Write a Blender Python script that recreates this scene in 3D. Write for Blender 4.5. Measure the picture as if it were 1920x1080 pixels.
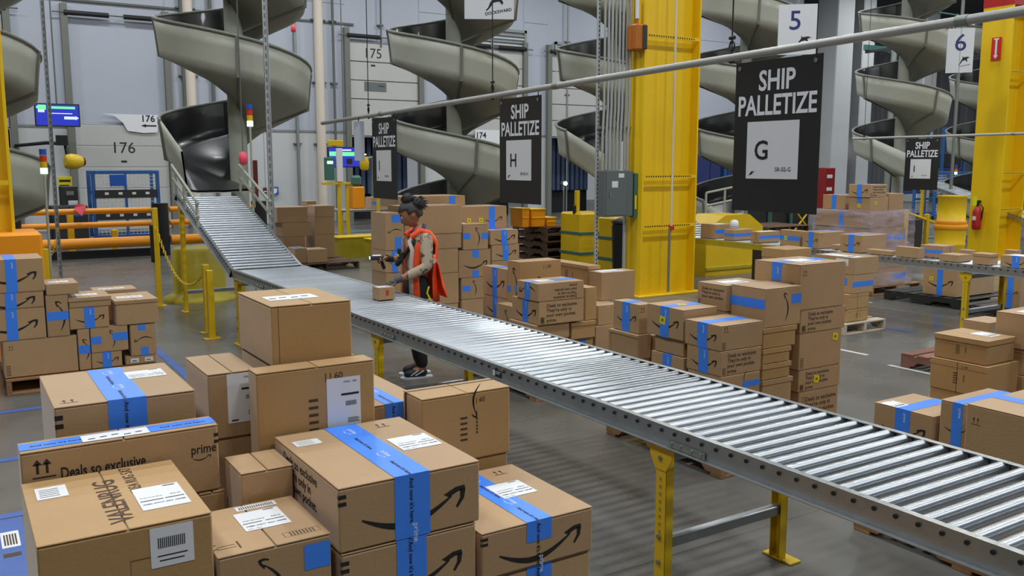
import bpy, bmesh, math, random
from mathutils import Vector, Matrix
random.seed(7)
PI=math.pi
C=bpy.context.scene.collection
for o in list(bpy.data.objects): bpy.data.objects.remove(o)
# ------------------------------------------------------------------ camera
cam=bpy.data.cameras.new('camera'); camo=bpy.data.objects.new('camera',cam); C.objects.link(camo)
cam.sensor_width=36; cam.lens=31.5; cam.clip_end=300
YAW=math.radians(32.2485); PITCH=math.radians(7.8625)
camo.location=(0,0,1.95); camo.rotation_euler=(PI/2-PITCH,0,-YAW)
bpy.context.scene.camera=camo
# ------------------------------------------------------------------ world, lights, exposure
sc=bpy.context.scene
w=bpy.data.worlds.new('world'); sc.world=w; w.use_nodes=True
w.node_tree.nodes['Background'].inputs[0].default_value=(.86,.93,1,1)
w.node_tree.nodes['Background'].inputs[1].default_value=.25
def area(name,loc,sx,sy,power,col=(.95,.985,1)):
    l=bpy.data.lights.new(name,'AREA'); l.shape='RECTANGLE'; l.size=sx; l.size_y=sy; l.energy=power; l.color=col
    o=bpy.data.objects.new(name,l); o.location=loc; C.objects.link(o); return o
LAMP_SPOTS=[(x,y) for x in (-3,3.5,10,17,26,38) for y in (-3,3.5,10,17,24.5)]
for i,(x,y) in enumerate(LAMP_SPOTS):
    area('high_bay_light',(x,y,10.2),1.6,.7,270 if x<20 else 400)
vs=sc.view_settings; vs.view_transform='Standard'; vs.look='None'; vs.exposure=0.0; vs.gamma=1; vs.use_curve_mapping=False
# ------------------------------------------------------------------ materials
def mat(name,col,rough=.6,metal=0.,noise=0.,scale=8.,bump=0.,bscale=60.,emit=None,es=0.,var=0.,coat=0.,stretch=None,spec=None):
    m=bpy.data.materials.new(name); m.use_nodes=True; nt=m.node_tree; b=nt.nodes['Principled BSDF']
    L=nt.links.new
    b.inputs['Base Color'].default_value=(*col,1); b.inputs['Roughness'].default_value=rough; b.inputs['Metallic'].default_value=metal
    if coat: b.inputs['Coat Weight'].default_value=coat
    if spec is not None: b.inputs['Specular IOR Level'].default_value=spec
    if noise or bump:
        tc=nt.nodes.new('ShaderNodeTexCoord'); src=tc.outputs['Object']
        if stretch:
            mp=nt.nodes.new('ShaderNodeMapping'); mp.inputs['Scale'].default_value=stretch; L(src,mp.inputs[0]); src=mp.outputs[0]
    last=None
    if noise:
        n=nt.nodes.new('ShaderNodeTexNoise'); n.inputs['Scale'].default_value=scale; n.inputs['Detail'].default_value=5; L(src,n.inputs['Vector'])
        mx=nt.nodes.new('ShaderNodeMix'); mx.data_type='RGBA'
        mx.inputs[6].default_value=(*[c*(1-noise) for c in col],1); mx.inputs[7].default_value=(*[min(1,c*(1+noise)) for c in col],1)
        L(n.outputs['Fac'],mx.inputs[0]); last=mx.outputs[2]
    if var:
        oi=nt.nodes.new('ShaderNodeObjectInfo'); mr=nt.nodes.new('ShaderNodeMapRange')
        mr.inputs[3].default_value=1-var; mr.inputs[4].default_value=1+var; L(oi.outputs['Random'],mr.inputs[0])
        hs=nt.nodes.new('ShaderNodeHueSaturation'); L(mr.outputs[0],hs.inputs['Value'])
        if last: L(last,hs.inputs['Color'])
        else: hs.inputs['Color'].default_value=(*col,1)
        last=hs.outputs[0]
    if last: L(last,b.inputs['Base Color'])
    if bump:
        n2=nt.nodes.new('ShaderNodeTexNoise'); n2.inputs['Scale'].default_value=bscale; n2.inputs['Detail'].default_value=3; L(src,n2.inputs['Vector'])
        bp=nt.nodes.new('ShaderNodeBump'); bp.inputs['Strength'].default_value=bump; bp.inputs['Distance'].default_value=.01; L(n2.outputs['Fac'],bp.inputs['Height']); L(bp.outputs[0],b.inputs['Normal'])
    if emit:
        b.inputs['Emission Color'].default_value=(*emit,1); b.inputs['Emission Strength'].default_value=es
    return m
def hexc(h):
    r=[int(h[i:i+2],16)/255 for i in (0,2,4)]
    return tuple(c/12.92 if c<=.04045 else ((c+.055)/1.055)**2.4 for c in r)
M={}
M['card']=mat('cardboard',hexc('AE8C64'),.55,noise=.09,scale=5,bump=.12,bscale=90,var=.07)
M['kraft']=mat('tan_cardboard',hexc('B08A56'),.55,noise=.1,scale=5,bump=.12,bscale=90,var=.06)
M['darkcard']=mat('inner_cardboard',hexc('8A6440'),.85,noise=.1)
M['tape']=mat('blue_tape',hexc('3F86F2'),.38,noise=.05,scale=20)
M['white']=mat('paper_white',hexc('DDDFE2'),.6)
M['ink']=mat('black_ink',hexc('1E1A18'),.6)
M['inksoft']=mat('brown_ink',hexc('4A3420'),.7)
M['whiteink']=mat('white_ink',hexc('CFE0FF'),.5)
M['yellowst']=mat('yellow_sticker',hexc('E6D416'),.5)
M['redst']=mat('red_tape',hexc('D0281E'),.5)
M['galv']=mat('galvanized_steel',hexc('A9AFB2'),.38,metal=.85,noise=.16,scale=14,bump=.05,bscale=30)
M['galvd']=mat('dull_galvanized_steel',hexc('8E948F'),.5,metal=.6,noise=.15,scale=9)
M['roller']=mat('roller_steel',hexc('B4BAC0'),.33,metal=.9,noise=.06,scale=3,var=.08)
M['black']=mat('black_rubber',hexc('161618'),.6)
M['yellow']=mat('yellow_paint',hexc('D9B410'),.42,noise=.08,scale=4)
M['yelcol']=mat('column_yellow_paint',hexc('EFC50E'),.45,noise=.06,scale=2.5)
M['orange']=mat('orange_guard_plastic',hexc('F39A14'),.4,noise=.05)
M['red']=mat('red_paint',hexc('B3201C'),.4)
M['darkred']=mat('dark_red_paint',hexc('5A1A18'),.5)
M['wood']=mat('pallet_wood',hexc('97704A'),.85,noise=.35,scale=6,bump=.3,bscale=30,stretch=(1,1,1),var=.18)
M['wood_r']=mat('reddish_pallet_wood',hexc('7C5546'),.85,noise=.35,scale=6,bump=.3,bscale=30,var=.2)
M['wood_p']=mat('pale_pallet_wood',hexc('BEB29C'),.85,noise=.2,scale=6,bump=.3,bscale=30,var=.1)
M['wood_d']=mat('dark_pallet_wood',hexc('5A4332'),.85,noise=.35,scale=6,bump=.3,bscale=30,var=.2)
M['plastic_d']=mat('dark_plastic',hexc('2C2E2E'),.5)
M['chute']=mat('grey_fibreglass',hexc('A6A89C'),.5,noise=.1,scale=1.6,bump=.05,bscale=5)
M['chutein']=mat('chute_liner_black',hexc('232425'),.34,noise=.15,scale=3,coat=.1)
M['pole']=mat('chute_pole_grey',hexc('A3A699'),.5,noise=.06)
M['lip']=mat('chute_lip',hexc('6E7068'),.5)
M['wall']=mat('painted_wall_panel',hexc('ABB1BD'),.55,noise=.05,scale=1.2)
M['wallw']=mat('white_wall_panel',hexc('BCBFC0'),.5,noise=.05,scale=1.5)
M['deck']=mat('roof_deck_grey',hexc('777C80'),.8)
M['door']=mat('dock_door_white',hexc('B6B6B3'),.5,noise=.07,scale=1.3)
M['seam']=mat('dark_joint',hexc('5F635F'),.7)
M['sign']=mat('sign_black',hexc('232325'),.5)
M['signw']=mat('sign_lettering',hexc('E6E9EF'),.6)
M['pipe']=mat('hanging_pipe_grey',hexc('A8A9A6'),.4,metal=.2,noise=.08)
M['cream']=mat('cream_pipe',hexc('D6CBBC'),.5)
M['navy']=mat('navy_print',hexc('2A3670'),.6)
M['blue']=mat('blue_steel',hexc('2A5C9A'),.45,noise=.1)
M['curtain']=mat('blue_trailer_wall',hexc('3A4A66'),.6,noise=.2,scale=3)
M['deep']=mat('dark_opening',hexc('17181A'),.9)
M['panel']=mat('electrical_grey',hexc('626A6A'),.45)
M['screen_b']=mat('screen_blue',(.01,.02,.2),.3,emit=hexc('2A34B0'),es=.9)
M['screen_g']=mat('screen_green',(.01,.1,.05),.3,emit=hexc('7CF0A8'),es=1.1)
M['screen_w']=mat('screen_white',(.1,.1,.1),.3,emit=hexc('CFE0FF'),es=1.1)
M['lampg']=mat('green_lamp',(.1,.3,.15),.3,emit=hexc('B8FFD8'),es=3)
M['lampr']=mat('red_lamp',hexc('C83A22'),.3)
M['lampb']=mat('blue_lamp',hexc('2A5AB4'),.3)
M['lampw']=mat('dock_lamp_glow',(.5,.5,.5),.3,emit=(1,.97,.9),es=25)
M['pink']=mat('pink_marker',hexc('F0556A'),.5)
M['vest']=mat('vest_orange',(.95,.09,.015),.6,noise=.06,scale=10)
M['silver']=mat('reflective_strip',hexc('C9B8AE'),.4)
M['darkred2']=mat('cabinet_red',hexc('8E1C1A'),.45)
M['skin']=mat('skin',hexc('A8704F'),.5,noise=.06,scale=12)
M['hair']=mat('dark_hair',hexc('1F1A1B'),.55,noise=.5,scale=60,bump=.6,bscale=120)
M['hairgrey']=mat('grey_streaked_hair',hexc('3E3A3C'),.55,noise=.75,scale=70,bump=.5,bscale=120)
M['pants']=mat('black_trousers',hexc('1D1E21'),.8,bump=.3,bscale=14)
M['shoe']=mat('dark_shoe',hexc('26262A'),.6)
M['gloveg']=mat('grey_glove',hexc('54555A'),.7,bump=.3,bscale=30)
M['lamp_fix']=mat('lamp_housing',hexc('DADDE0'),.4)
M['scarf']=mat('dark_strap',hexc('23261F'),.7)
M['lime']=mat('lime_plastic',hexc('D8F01E'),.5)
M['amber']=mat('amber_housing',hexc('B5661A'),.45)
M['postg']=mat('light_post_steel',hexc('B6BABD'),.45,metal=.25,noise=.06)
M['ftape']=mat('worn_floor_tape',hexc('3D5FA6'),.5,noise=.3,scale=7)
M['fline']=mat('worn_white_line',hexc('B9B9B6'),.6,noise=.2,scale=9)
M['teal']=mat('teal_plastic',hexc('3E6E62'),.5)
M['olive']=mat('old_yellow_paint',hexc('A99A20'),.5,noise=.15,scale=6)
for _k in ('card','kraft'):
    _b=M[_k].node_tree.nodes['Principled BSDF']; _b.inputs['Sheen Weight'].default_value=.35; _b.inputs['Sheen Roughness'].default_value=.4
# shirt: pale cloth with dark flower blotches
def shirt_mat():
    m=mat('floral_shirt',hexc('B8A892'),.85); nt=m.node_tree; b=nt.nodes['Principled BSDF']; L=nt.links.new
    tc=nt.nodes.new('ShaderNodeTexCoord'); n=nt.nodes.new('ShaderNodeTexNoise'); n.inputs['Scale'].default_value=17; n.inputs['Detail'].default_value=4; n.inputs['Roughness'].default_value=.7
    L(tc.outputs['Object'],n.inputs['Vector']); r=nt.nodes.new('ShaderNodeValToRGB')
    r.color_ramp.elements[0].position=.55; r.color_ramp.elements[0].color=(*hexc('B8A892'),1)
    r.color_ramp.elements[1].position=.60; r.color_ramp.elements[1].color=(*hexc('4A4638'),1)
    L(n.outputs['Fac'],r.inputs[0]); L(r.outputs[0],b.inputs['Base Color']); return m
M['shirt']=shirt_mat()
def floor_mat():
    m=mat('polished_concrete',hexc('7F7E7A'),.3); nt=m.node_tree; b=nt.nodes['Principled BSDF']; L=nt.links.new
    tc=nt.nodes.new('ShaderNodeTexCoord')
    n=nt.nodes.new('ShaderNodeTexNoise'); n.inputs['Scale'].default_value=.55; n.inputs['Detail'].default_value=9; n.inputs['Roughness'].default_value=.62
    L(tc.outputs['Object'],n.inputs['Vector']); r=nt.nodes.new('ShaderNodeValToRGB')
    r.color_ramp.elements[0].position=.3; r.color_ramp.elements[0].color=(*hexc('56544E'),1)
    r.color_ramp.elements[1].position=.72; r.color_ramp.elements[1].color=(*hexc('72726F'),1)
    L(n.outputs['Fac'],r.inputs[0])
    n3=nt.nodes.new('ShaderNodeTexNoise'); n3.inputs['Scale'].default_value=14; n3.inputs['Detail'].default_value=6; L(tc.outputs['Object'],n3.inputs['Vector'])
    mx=nt.nodes.new('ShaderNodeMix'); mx.data_type='RGBA'; mx.blend_type='MULTIPLY'; mx.inputs[0].default_value=.35
    L(r.outputs[0],mx.inputs[6]); L(n3.outputs['Color'],mx.inputs[7]); 
    bw=nt.nodes.new('ShaderNodeMapRange'); bw.inputs[3].default_value=.75; bw.inputs[4].default_value=1.15; L(n3.outputs['Fac'],bw.inputs[0]); L(bw.outputs[0],mx.inputs[7])
    L(mx.outputs[2],b.inputs['Base Color'])
    mr=nt.nodes.new('ShaderNodeMapRange'); mr.inputs[3].default_value=.16; mr.inputs[4].default_value=.4; L(n.outputs['Fac'],mr.inputs[0]); L(mr.outputs[0],b.inputs['Roughness'])
    return m
M['floor']=floor_mat()
def wrap_mat():
    m=bpy.data.materials.new('stretch_wrap'); m.use_nodes=True; nt=m.node_tree; b=nt.nodes['Principled BSDF']; L=nt.links.new
    b.inputs['Base Color'].default_value=(*hexc('D2C8DC'),1); b.inputs['Roughness'].default_value=.15
    tc=nt.nodes.new('ShaderNodeTexCoord'); mp=nt.nodes.new('ShaderNodeMapping'); mp.inputs['Scale'].default_value=(.9,.9,3.2); L(tc.outputs['Object'],mp.inputs[0])
    n=nt.nodes.new('ShaderNodeTexNoise'); n.inputs['Scale'].default_value=2.2; n.inputs['Detail'].default_value=6; L(mp.outputs[0],n.inputs['Vector'])
    mr=nt.nodes.new('ShaderNodeMapRange'); mr.inputs[1].default_value=.42; mr.inputs[2].default_value=.72; mr.inputs[3].default_value=.10; mr.inputs[4].default_value=.6; L(n.outputs['Fac'],mr.inputs[0]); L(mr.outputs[0],b.inputs['Alpha'])
    bp=nt.nodes.new('ShaderNodeBump'); bp.inputs['Strength'].default_value=.9; bp.inputs['Distance'].default_value=.05; L(n.outputs['Fac'],bp.inputs['Height']); L(bp.outputs[0],b.inputs['Normal'])
    return m
M['wrap']=wrap_mat()
# ------------------------------------------------------------------ mesh helpers
class MB:
    def __init__(s): s.v=[]; s.f=[]; s.m=[]; s.cur=0; s.smooth=[]; s.sm=False
    def add(s,vs,fs):
        o=len(s.v); s.v+= [tuple(v) for v in vs]
        for f in fs: s.f.append([i+o for i in f]); s.m.append(s.cur); s.smooth.append(s.sm)
        return s
    def box(s,x0,y0,z0,x1,y1,z1,mx=None):
        vs=[(x,y,z) for z in (z0,z1) for y in (y0,y1) for x in (x0,x1)]
        if mx is not None: vs=[mx@Vector(v) for v in vs]
        return s.add(vs,[(0,2,3,1),(4,5,7,6),(0,1,5,4),(2,6,7,3),(0,4,6,2),(1,3,7,5)])
    def cbox(s,x0,y0,z0,x1,y1,z1,c=.003):
        # box with chamfered edges
        bm=bmesh.new(); 
        vs=[bm.verts.new((x,y,z)) for z in (z0,z1) for y in (y0,y1) for x in (x0,x1)]
        for f in [(0,2,3,1),(4,5,7,6),(0,1,5,4),(2,6,7,3),(0,4,6,2),(1,3,7,5)]: bm.faces.new([vs[i] for i in f])
        bmesh.ops.bevel(bm,geom=bm.edges[:],offset=c,segments=1,affect='EDGES')
        bm.verts.index_update(); s.add([v.co[:] for v in bm.verts],[[v.index for v in f.verts] for f in bm.faces]); bm.free(); return s
    def cyl(s,p0,p1,r,n=12,r1=None,caps=True,smooth=True):
        p0=Vector(p0); p1=Vector(p1); d=(p1-p0).normalized(); a=Vector((0,0,1)) if abs(d.z)<.9 else Vector((1,0,0))
        u=d.cross(a).normalized(); v=d.cross(u); r1=r if r1 is None else r1
        vs=[]
        for p,rr in ((p0,r),(p1,r1)):
            for i in range(n):
                t=2*PI*i/n; vs.append(p+u*math.cos(t)*rr+v*math.sin(t)*rr)
        old=s.sm; s.sm=smooth
        s.add(vs,[(i,n+i,n+(i+1)%n,(i+1)%n) for i in range(n)]); s.sm=False
        if caps: s.add(vs,[list(range(n)),list(range(2*n-1,n-1,-1))])
        s.sm=old; return s
    def tube(s,pts,r,n=8):
        pts=[Vector(p) for p in pts]; vs=[]; 
        for k,p in enumerate(pts):
            d=(pts[min(k+1,len(pts)-1)]-pts[max(k-1,0)]).normalized(); a=Vector((0,0,1)) if abs(d.z)<.9 else Vector((1,0,0))
            u=d.cross(a).normalized(); v=d.cross(u); rr=r[k] if isinstance(r,(list,tuple)) else r
            for i in range(n):
                t=2*PI*i/n; vs.append(p+u*math.cos(t)*rr+v*math.sin(t)*rr)
        fs=[(k*n+i,(k+1)*n+i,(k+1)*n+(i+1)%n,k*n+(i+1)%n) for k in range(len(pts)-1) for i in range(n)]
        old=s.sm; s.sm=True; s.add(vs,fs); s.sm=False; s.add(vs,[list(range(n)),list(range(len(vs)-1,len(vs)-n-1,-1))]); s.sm=old; return s
    def prism(s,poly,ax,a,b):
        # poly 2D extruded along axis ax (0,1,2) from a to b
        def P(p,t):
            return (t,p[0],p[1]) if ax==0 else ((p[0],t,p[1]) if ax==1 else (p[0],p[1],t))
        n=len(poly); vs=[P(p,a) for p in poly]+[P(p,b) for p in poly]
        return s.add(vs,[(i,(i+1)%n,n+(i+1)%n,n+i) for i in range(n)]+[list(range(n-1,-1,-1)),list(range(n,2*n))])
    def lathe(s,prof,c=(0,0,0),n=20):
        vs=[]; c=Vector(c)
        for r,z in prof:
            for i in range(n):
                t=2*PI*i/n; vs.append((c.x+r*math.cos(t),c.y+r*math.sin(t),c.z+z))
        k=len(prof); old=s.sm; s.sm=True
        s.add(vs,[(j*n+i,j*n+(i+1)%n,(j+1)*n+(i+1)%n,(j+1)*n+i) for j in range(k-1) for i in range(n)]); s.sm=False
        s.add(vs,[list(range(n-1,-1,-1)),list(range((k-1)*n,k*n))]); s.sm=old; return s
    def mesh(s,name,mats):
        me=bpy.data.meshes.new(name); me.from_pydata(s.v,[],s.f)
        if not isinstance(mats,(list,tuple)): mats=[mats]
        for m in mats: me.materials.append(m)
        me.polygons.foreach_set('material_index',s.m); me.polygons.foreach_set('use_smooth',s.smooth); me.update(); return me
    def build(s,name,mats,parent=None,loc=None):
        o=bpy.data.objects.new(name,s.mesh(name,mats)); C.objects.link(o)
        if parent is not None: o.parent=parent
        if loc is not None: o.location=loc
        return o
def tag(o,label=None,cat=None,group=None,kind=None):
    if label: o['label']=label
    if cat: o['category']=cat
    if group: o['group']=group
    if kind: o['kind']=kind
    return o
def empty(name,loc,label=None,cat=None,group=None,rz=0):
    o=bpy.data.objects.new(name,None); C.objects.link(o); o.location=loc; o.rotation_euler.z=rz; return tag(o,label,cat,group)
def inst(me,name,parent=None,loc=(0,0,0),rot=None):
    o=bpy.data.objects.new(name,me); C.objects.link(o); o.location=loc
    if rot: o.rotation_euler=rot
    if parent is not None: o.parent=parent
    return o
# text as flat 2D meshes: list of verts/faces in (u,v), origin lower-left, given cap height
_tc={}
def text2d(s,size=1.,bold=0.,spacing=1.,align='LEFT',line=1.):
    k=(s,bold,spacing,align,line)
    if k not in _tc:
        cu=bpy.data.curves.new('t','FONT'); cu.body=s; cu.size=1.; cu.offset=bold; cu.space_character=spacing; cu.align_x=align; cu.space_line=line; cu.resolution_u=3
        o=bpy.data.objects.new('t',cu); C.objects.link(o); dg=bpy.context.evaluated_depsgraph_get()
        me=bpy.data.meshes.new_from_object(o.evaluated_get(dg)); 
        _tc[k]=([(v.co.x,v.co.y) for v in me.vertices],[list(p.vertices) for p in me.polygons])
        bpy.data.objects.remove(o); bpy.data.curves.remove(cu); bpy.data.meshes.remove(me)
    v,f=_tc[k]; return [(a*size,b*size) for a,b in v],f
class Face:
    """a plane in 3D on which flat shapes lie: origin o, unit u, unit v, normal n"""
    def __init__(s,o,u,v): s.o=Vector(o); s.u=Vector(u); s.v=Vector(v); s.n=s.u.cross(s.v)
    def p(s,a,b,e=.0008): return s.o+s.u*a+s.v*b+s.n*e
    def rect(s,mb,a0,b0,a1,b1,e=.0008): mb.add([s.p(a0,b0,e),s.p(a1,b0,e),s.p(a1,b1,e),s.p(a0,b1,e)],[(0,1,2,3)])
    def slab(s,mb,a0,b0,a1,b1,e0=0,e=.002):
        mb.add([s.p(a0,b0,e0),s.p(a1,b0,e0),s.p(a1,b1,e0),s.p(a0,b1,e0),s.p(a0,b0,e),s.p(a1,b0,e),s.p(a1,b1,e),s.p(a0,b1,e)],[(4,5,6,7),(3,2,1,0),(0,1,5,4),(1,2,6,5),(2,3,7,6),(3,0,4,7)])
    def poly(s,mb,pts,e=.0008,strip=False): mb.add([s.p(a,b,e) for a,b in pts],[list(range(len(pts)))])
    def text(s,mb,t,a,b,size,e=.0008,rot=0,bold=.01,spacing=1.,align='LEFT',line=1.,sx=1.):
        v,f=text2d(t,size,bold,spacing,align,line); c,q=math.cos(rot),math.sin(rot)
        mb.add([s.p(a+(x*sx)*c-y*q,b+(x*sx)*q+y*c,e) for x,y in v],f)
def smile_strip(n=14):
    """arrow smile in unit width: returns list of quads and head polys (u in -0.5..0.5)"""
    quads=[]; L_=[]; 
    for i in range(n+1):
        t=i/n; u=-.5+.86*t; y=-.19*math.sin(PI*(.06+.86*t))-.0+.06*t
        th=.012+.05*math.sin(PI*min(1,t*.95+.02))**.8
        L_.append((u,y+th/2,y-th/2))
    for a,b in zip(L_,L_[1:]): quads.append([(a[0],a[2]),(b[0],b[2]),(b[0],b[1]),(a[0],a[1])])
    head=[[(.28,.035),(.33,.005),(.42,.04),(.40,.085)],[(.40,.085),(.42,.04),(.5,.05),(.49,.09)],[(.445,.055),(.5,.05),(.485,-.03),(.42,-.11),(.40,-.095),(.445,-.02)]]
    return quads+head
SM=smile_strip()
def smile(face,mb,cu,cv,wd,rot=0.,e=.0008):
    c,s=math.cos(rot),math.sin(rot)
    for q in SM:
        pts=[(cu+wd*(x*c-y*s),cv+wd*(x*s+y*c)) for x,y in q]; face.poly(mb,pts,e)
LBL=['label']
# ------------------------------------------------------------------ cardboard boxes
PROMO="Deals so exclusive\nThey're only in\nyour own pocket."
def carton(spec,detail):
    name,x,y,z,wx,wy,h,label,grp,feats,mk=spec
    m=M[mk]
    bx,by=wx,wy; o=None
    t=.004
    mb=MB(); c=.004 if detail else .005
    topz=h-(t+.001 if detail else 0)
    mb.cbox(0,0,0,bx,by,topz,min(c,h*.1))
    o=mb.build('cardboard_box',m); o.location=(x,y,z)
    tag(o,label,'box',grp)
    Fy=Face((0,0,0),(1,0,0),(0,0,1)); Fy.W=bx; Fy.H=h
    Fx=Face((0,by,0),(0,-1,0),(0,0,1)); Fx.W=by; Fx.H=h
    Ft=Face((0,0,h),(1,0,0),(0,1,0)); Ft.W=bx; Ft.H=by
    FS={'X':Fx,'Y':Fy,'T':Ft}
    fl=[f for f in feats.split(';') if f]
    axis='Y'
    for f in fl:
        if f.startswith('tape:X') : axis='X'
    if detail:
        g=.0035; lid='lid' in fl; ov=.006 if lid else 0.
        lz=.022 if lid else 0
        for k in (0,1):
            b=MB()
            if axis=='Y':
                x0,x1=(-ov,bx/2-g/2) if k==0 else (bx/2+g/2,bx+ov); y0,y1=-ov,by+ov
            else:
                y0,y1=(-ov,by/2-g/2) if k==0 else (by/2+g/2,by+ov); x0,x1=-ov,bx+ov
            b.cbox(x0,y0,h-t,x1,y1,h,.0012); b.build('flap',m,o)
        if lid:
            b=MB(); b.box(-ov,-ov,h-.03,bx+ov,-.0005,h-t-.0005); b.build('lid_rim',m,o)
            b=MB(); b.box(-ov,0,h-.03,-.0005,by,h-t-.0005); b.build('lid_rim',m,o)
    wd=lambda W:min(.085 if z<.9 or x>2 else .1,.3*W)
    for f in fl:
        n,_,a=f.partition(':'); A=a.split(',') if a else []
        F=FS.get(A[0]) if A else None
        num=[float(v) for v in A[1:]]
        if n=='tape':
            b=MB(); fr=num[0] if num else 1.
            tw=wd(F.W if A[0]!='T' else bx)
            if A[0] in('Y','T'):
                c0=bx/2; Ft.rect(b,c0-tw/2,-.0006,c0+tw/2,by,.0012)
                if A[0]=='Y': Fy.rect(b,c0-tw/2,h*(1-fr),c0+tw/2,h+.0012,.0012)
            else:
                c0=by/2; Ft.rect(b,-.0006,c0-tw/2,bx,c0+tw/2,.0012); Fx.rect(b,c0-tw/2,h*(1-fr),c0+tw/2,h+.0012,.0012)
            tp=b.build('blue_tape',M['tape'],o)
            if detail>1:
                b=MB(); Fb=Fy if A[0]=='Y' else Fx; cc=Fb.W/2
                Fb.text(b,"And now it's here.",cc-.008,h-.008,.0165,.0018,rot=-PI/2,bold=.02)
                if A[0]=='Y':
                    for k in range(2): Ft.text(b,"And now it's here.",c0-.012+.003*k,by*(.72-.48*k),.0165,.0018,rot=-PI/2,bold=.02)
                b.build('tape_lettering',M['ink'],tp)
                b=MB()
                if A[0]=='Y':
                    for k in range(2): Ft.text(b,"prime",c0+.004,by*(.90-.48*k),.022,.0018,rot=-PI/2); smile(Ft,b,c0-.006,by*(.90-.48*k)-.03,.045,rot=-PI/2,e=.0018)
                Fb.text(b,"prime",cc+.002,h*.22,.022,.0018,rot=-PI/2)
                b.build('tape_logo',M['whiteink'],tp)
            elif detail:
                b=MB(); Fb=Fy if A[0]=='Y' else Fx; cc=Fb.W/2
                b2=False
                Fb.text(b,"prime",cc+.006,h*.9,.02,.0018,rot=-PI/2); b.build('tape_lettering',M['whiteink'],tp)
        elif n in('smile','vsmile','dsmile','usmile','smiler'):
            b=MB(); s=min(F.W*.74,F.H*2.6)
            if n=='smile': smile(F,b,F.W*.52,F.H*.5,s)
            elif n=='smiler': smile(F,b,F.W*.72,F.H*.45,s*.5)
            elif n=='usmile': smile(F,b,F.W*.5,F.H*.5,s,rot=PI)
            elif n=='vsmile': smile(F,b,F.W*.55,F.H*.5,min(F.H*.72,F.W*2),rot=PI/2)
            else: smile(F,b,F.W*.5,F.H*.5,s,rot=PI)
            b.build('arrow_logo',M['ink'],o)
        elif n=='hook':
            F=F or Fy; b=MB(); smile(F,b,F.W*.62,F.H*.86,F.H*.5,rot=PI/2+2.9); b.build('arrow_logo',M['ink'],o)
        elif n=='swirl':
            b=MB(); smile(Fy,b,Fy.W*.45,Fy.H*.60,Fy.H*.6,rot=1.9); b.build('arrow_logo',M['ink'],o)
        elif n in('htape','hband'):
            b=MB(); 
            if n=='htape':
                tw=min(.075,F.H*.28); F.rect(b,0,F.H*.5-tw/2,F.W,F.H*.5+tw/2,.0012)
            else:
                tw=.062; Fx.rect(b,-.0012,h*.6-tw/2,Fx.W,h*.6+tw/2,.0012); b.build('blue_tape',M['tape'],o); b=MB(); Fy.rect(b,bx*.72,h*.56,bx,h*.56+tw,.0012)
            b.build('blue_tape',M['tape'],o)
        elif n=='ltape':
            b=MB(); Ft.rect(b,0,by*.5-.03,bx,by*.5+.03,.0012); tp=b.build('blue_tape',M['tape'],o)
            b=MB(); Ft.text(b,"And now it's here.",bx*.05,by*.5-.008,.0165,.0018,bold=.02); Ft.text(b,"And now it's here.",bx*.7,by*.5-.008,.0165,.0018,bold=.02); b.build('tape_lettering',M['ink'],tp)
            b=MB(); Ft.slab(b,bx*.3,by*.5-.035,bx*.64,by*.5+.025,.0014,.002); lb=b.build('shipping_label',M['white'],o)
            b=MB()
            for k in range(5): Ft.rect(b,bx*(.33+.06*k),by*.5-.02+.006*(k%3),bx*(.365+.06*k),by*.5-.014+.006*(k%3),.0026)
            b.build('label_print',M['ink'],lb)
        elif n=='spot':
            b=MB(); u,v,w_,h_=num; F.rect(b,u*F.W,v*F.H,(u+w_)*F.W,(v+h_)*F.H,.0012); b.build('blue_tape',M['tape'],o)
        elif n=='patch':
            b=MB(); Fy.rect(b,.02,.0,.1,h*.6,.001); b.build('tape_patch',M['kraft'],o)
        elif n in('label','wlabel','tlabel'):
            if n=='label': u,v,w_,h_=num; FF=F; r0=(u*F.W,v*F.H,(u+w_)*F.W,(v+h_)*F.H)
            elif n=='wlabel': FF=Fy; r0=(bx*.38,h*.22,bx*.38+.10,h*.22+.15)
            else: FF=Fy; r0=(bx*.575,h*.26,bx*.575+.108,h*.26+.165)
            b=MB(); FF.slab(b,*r0,.0003,.0017); lb=b.build('shipping_label',M['white'],o)
            a0,b0,a1,b1=r0; W=a1-a0; Hh=b1-b0; e=.0023
            if detail:
                b=MB()
                if n=='label':
                    FF.rect(b,a0+.04*W,b0+.36*Hh,a0+.46*W,b0+.385*Hh,e); FF.rect(b,a0+.54*W,b0+.36*Hh,a0+.96*W,b0+.385*Hh,e)
                    FF.rect(b,a0+.66*W,b0+.93*Hh,a0+.9*W,b0+.96*Hh,e)
                    if detail>1:
                        FF.text(b,"CYMR4  WWY17  RNLI7  X3SOME",a0+.06*W,b0+.18*Hh,W*.075,e,bold=.02,sx=.8)
                        FF.text(b,"Order parcel 20 kg",a0+.08*W,b0+.5*Hh,W*.06,e); FF.text(b,"ship to",a0+.7*W,b0+.5*Hh,W*.08,e)
                        FF.text(b,"cycle 1   lane 7",a0+.06*W,b0+.05*Hh,W*.05,e)
                    else:
                        FF.rect(b,a0+.1*W,b0+.15*Hh,a0+.9*W,b0+.24*Hh,e)
                else:
                    FF.rect(b,a0+.42*W,b0+.66*Hh,a0+.95*W,b0+.70*Hh,e); FF.rect(b,a0+.1*W,b0+.04*Hh,a0+.3*W,b0+.07*Hh,e)
                    for k in range(11): FF.rect(b,a0+(.55+.03*k)*W,b0+.46*Hh,a0+(.55+.03*k+.016)*W,b0+.55*Hh,e)
                    FF.text(b,"CYCLE 1   12/24",a0+.5*W,b0+.9*Hh,W*.07,e,bold=.02,sx=.8)
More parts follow.
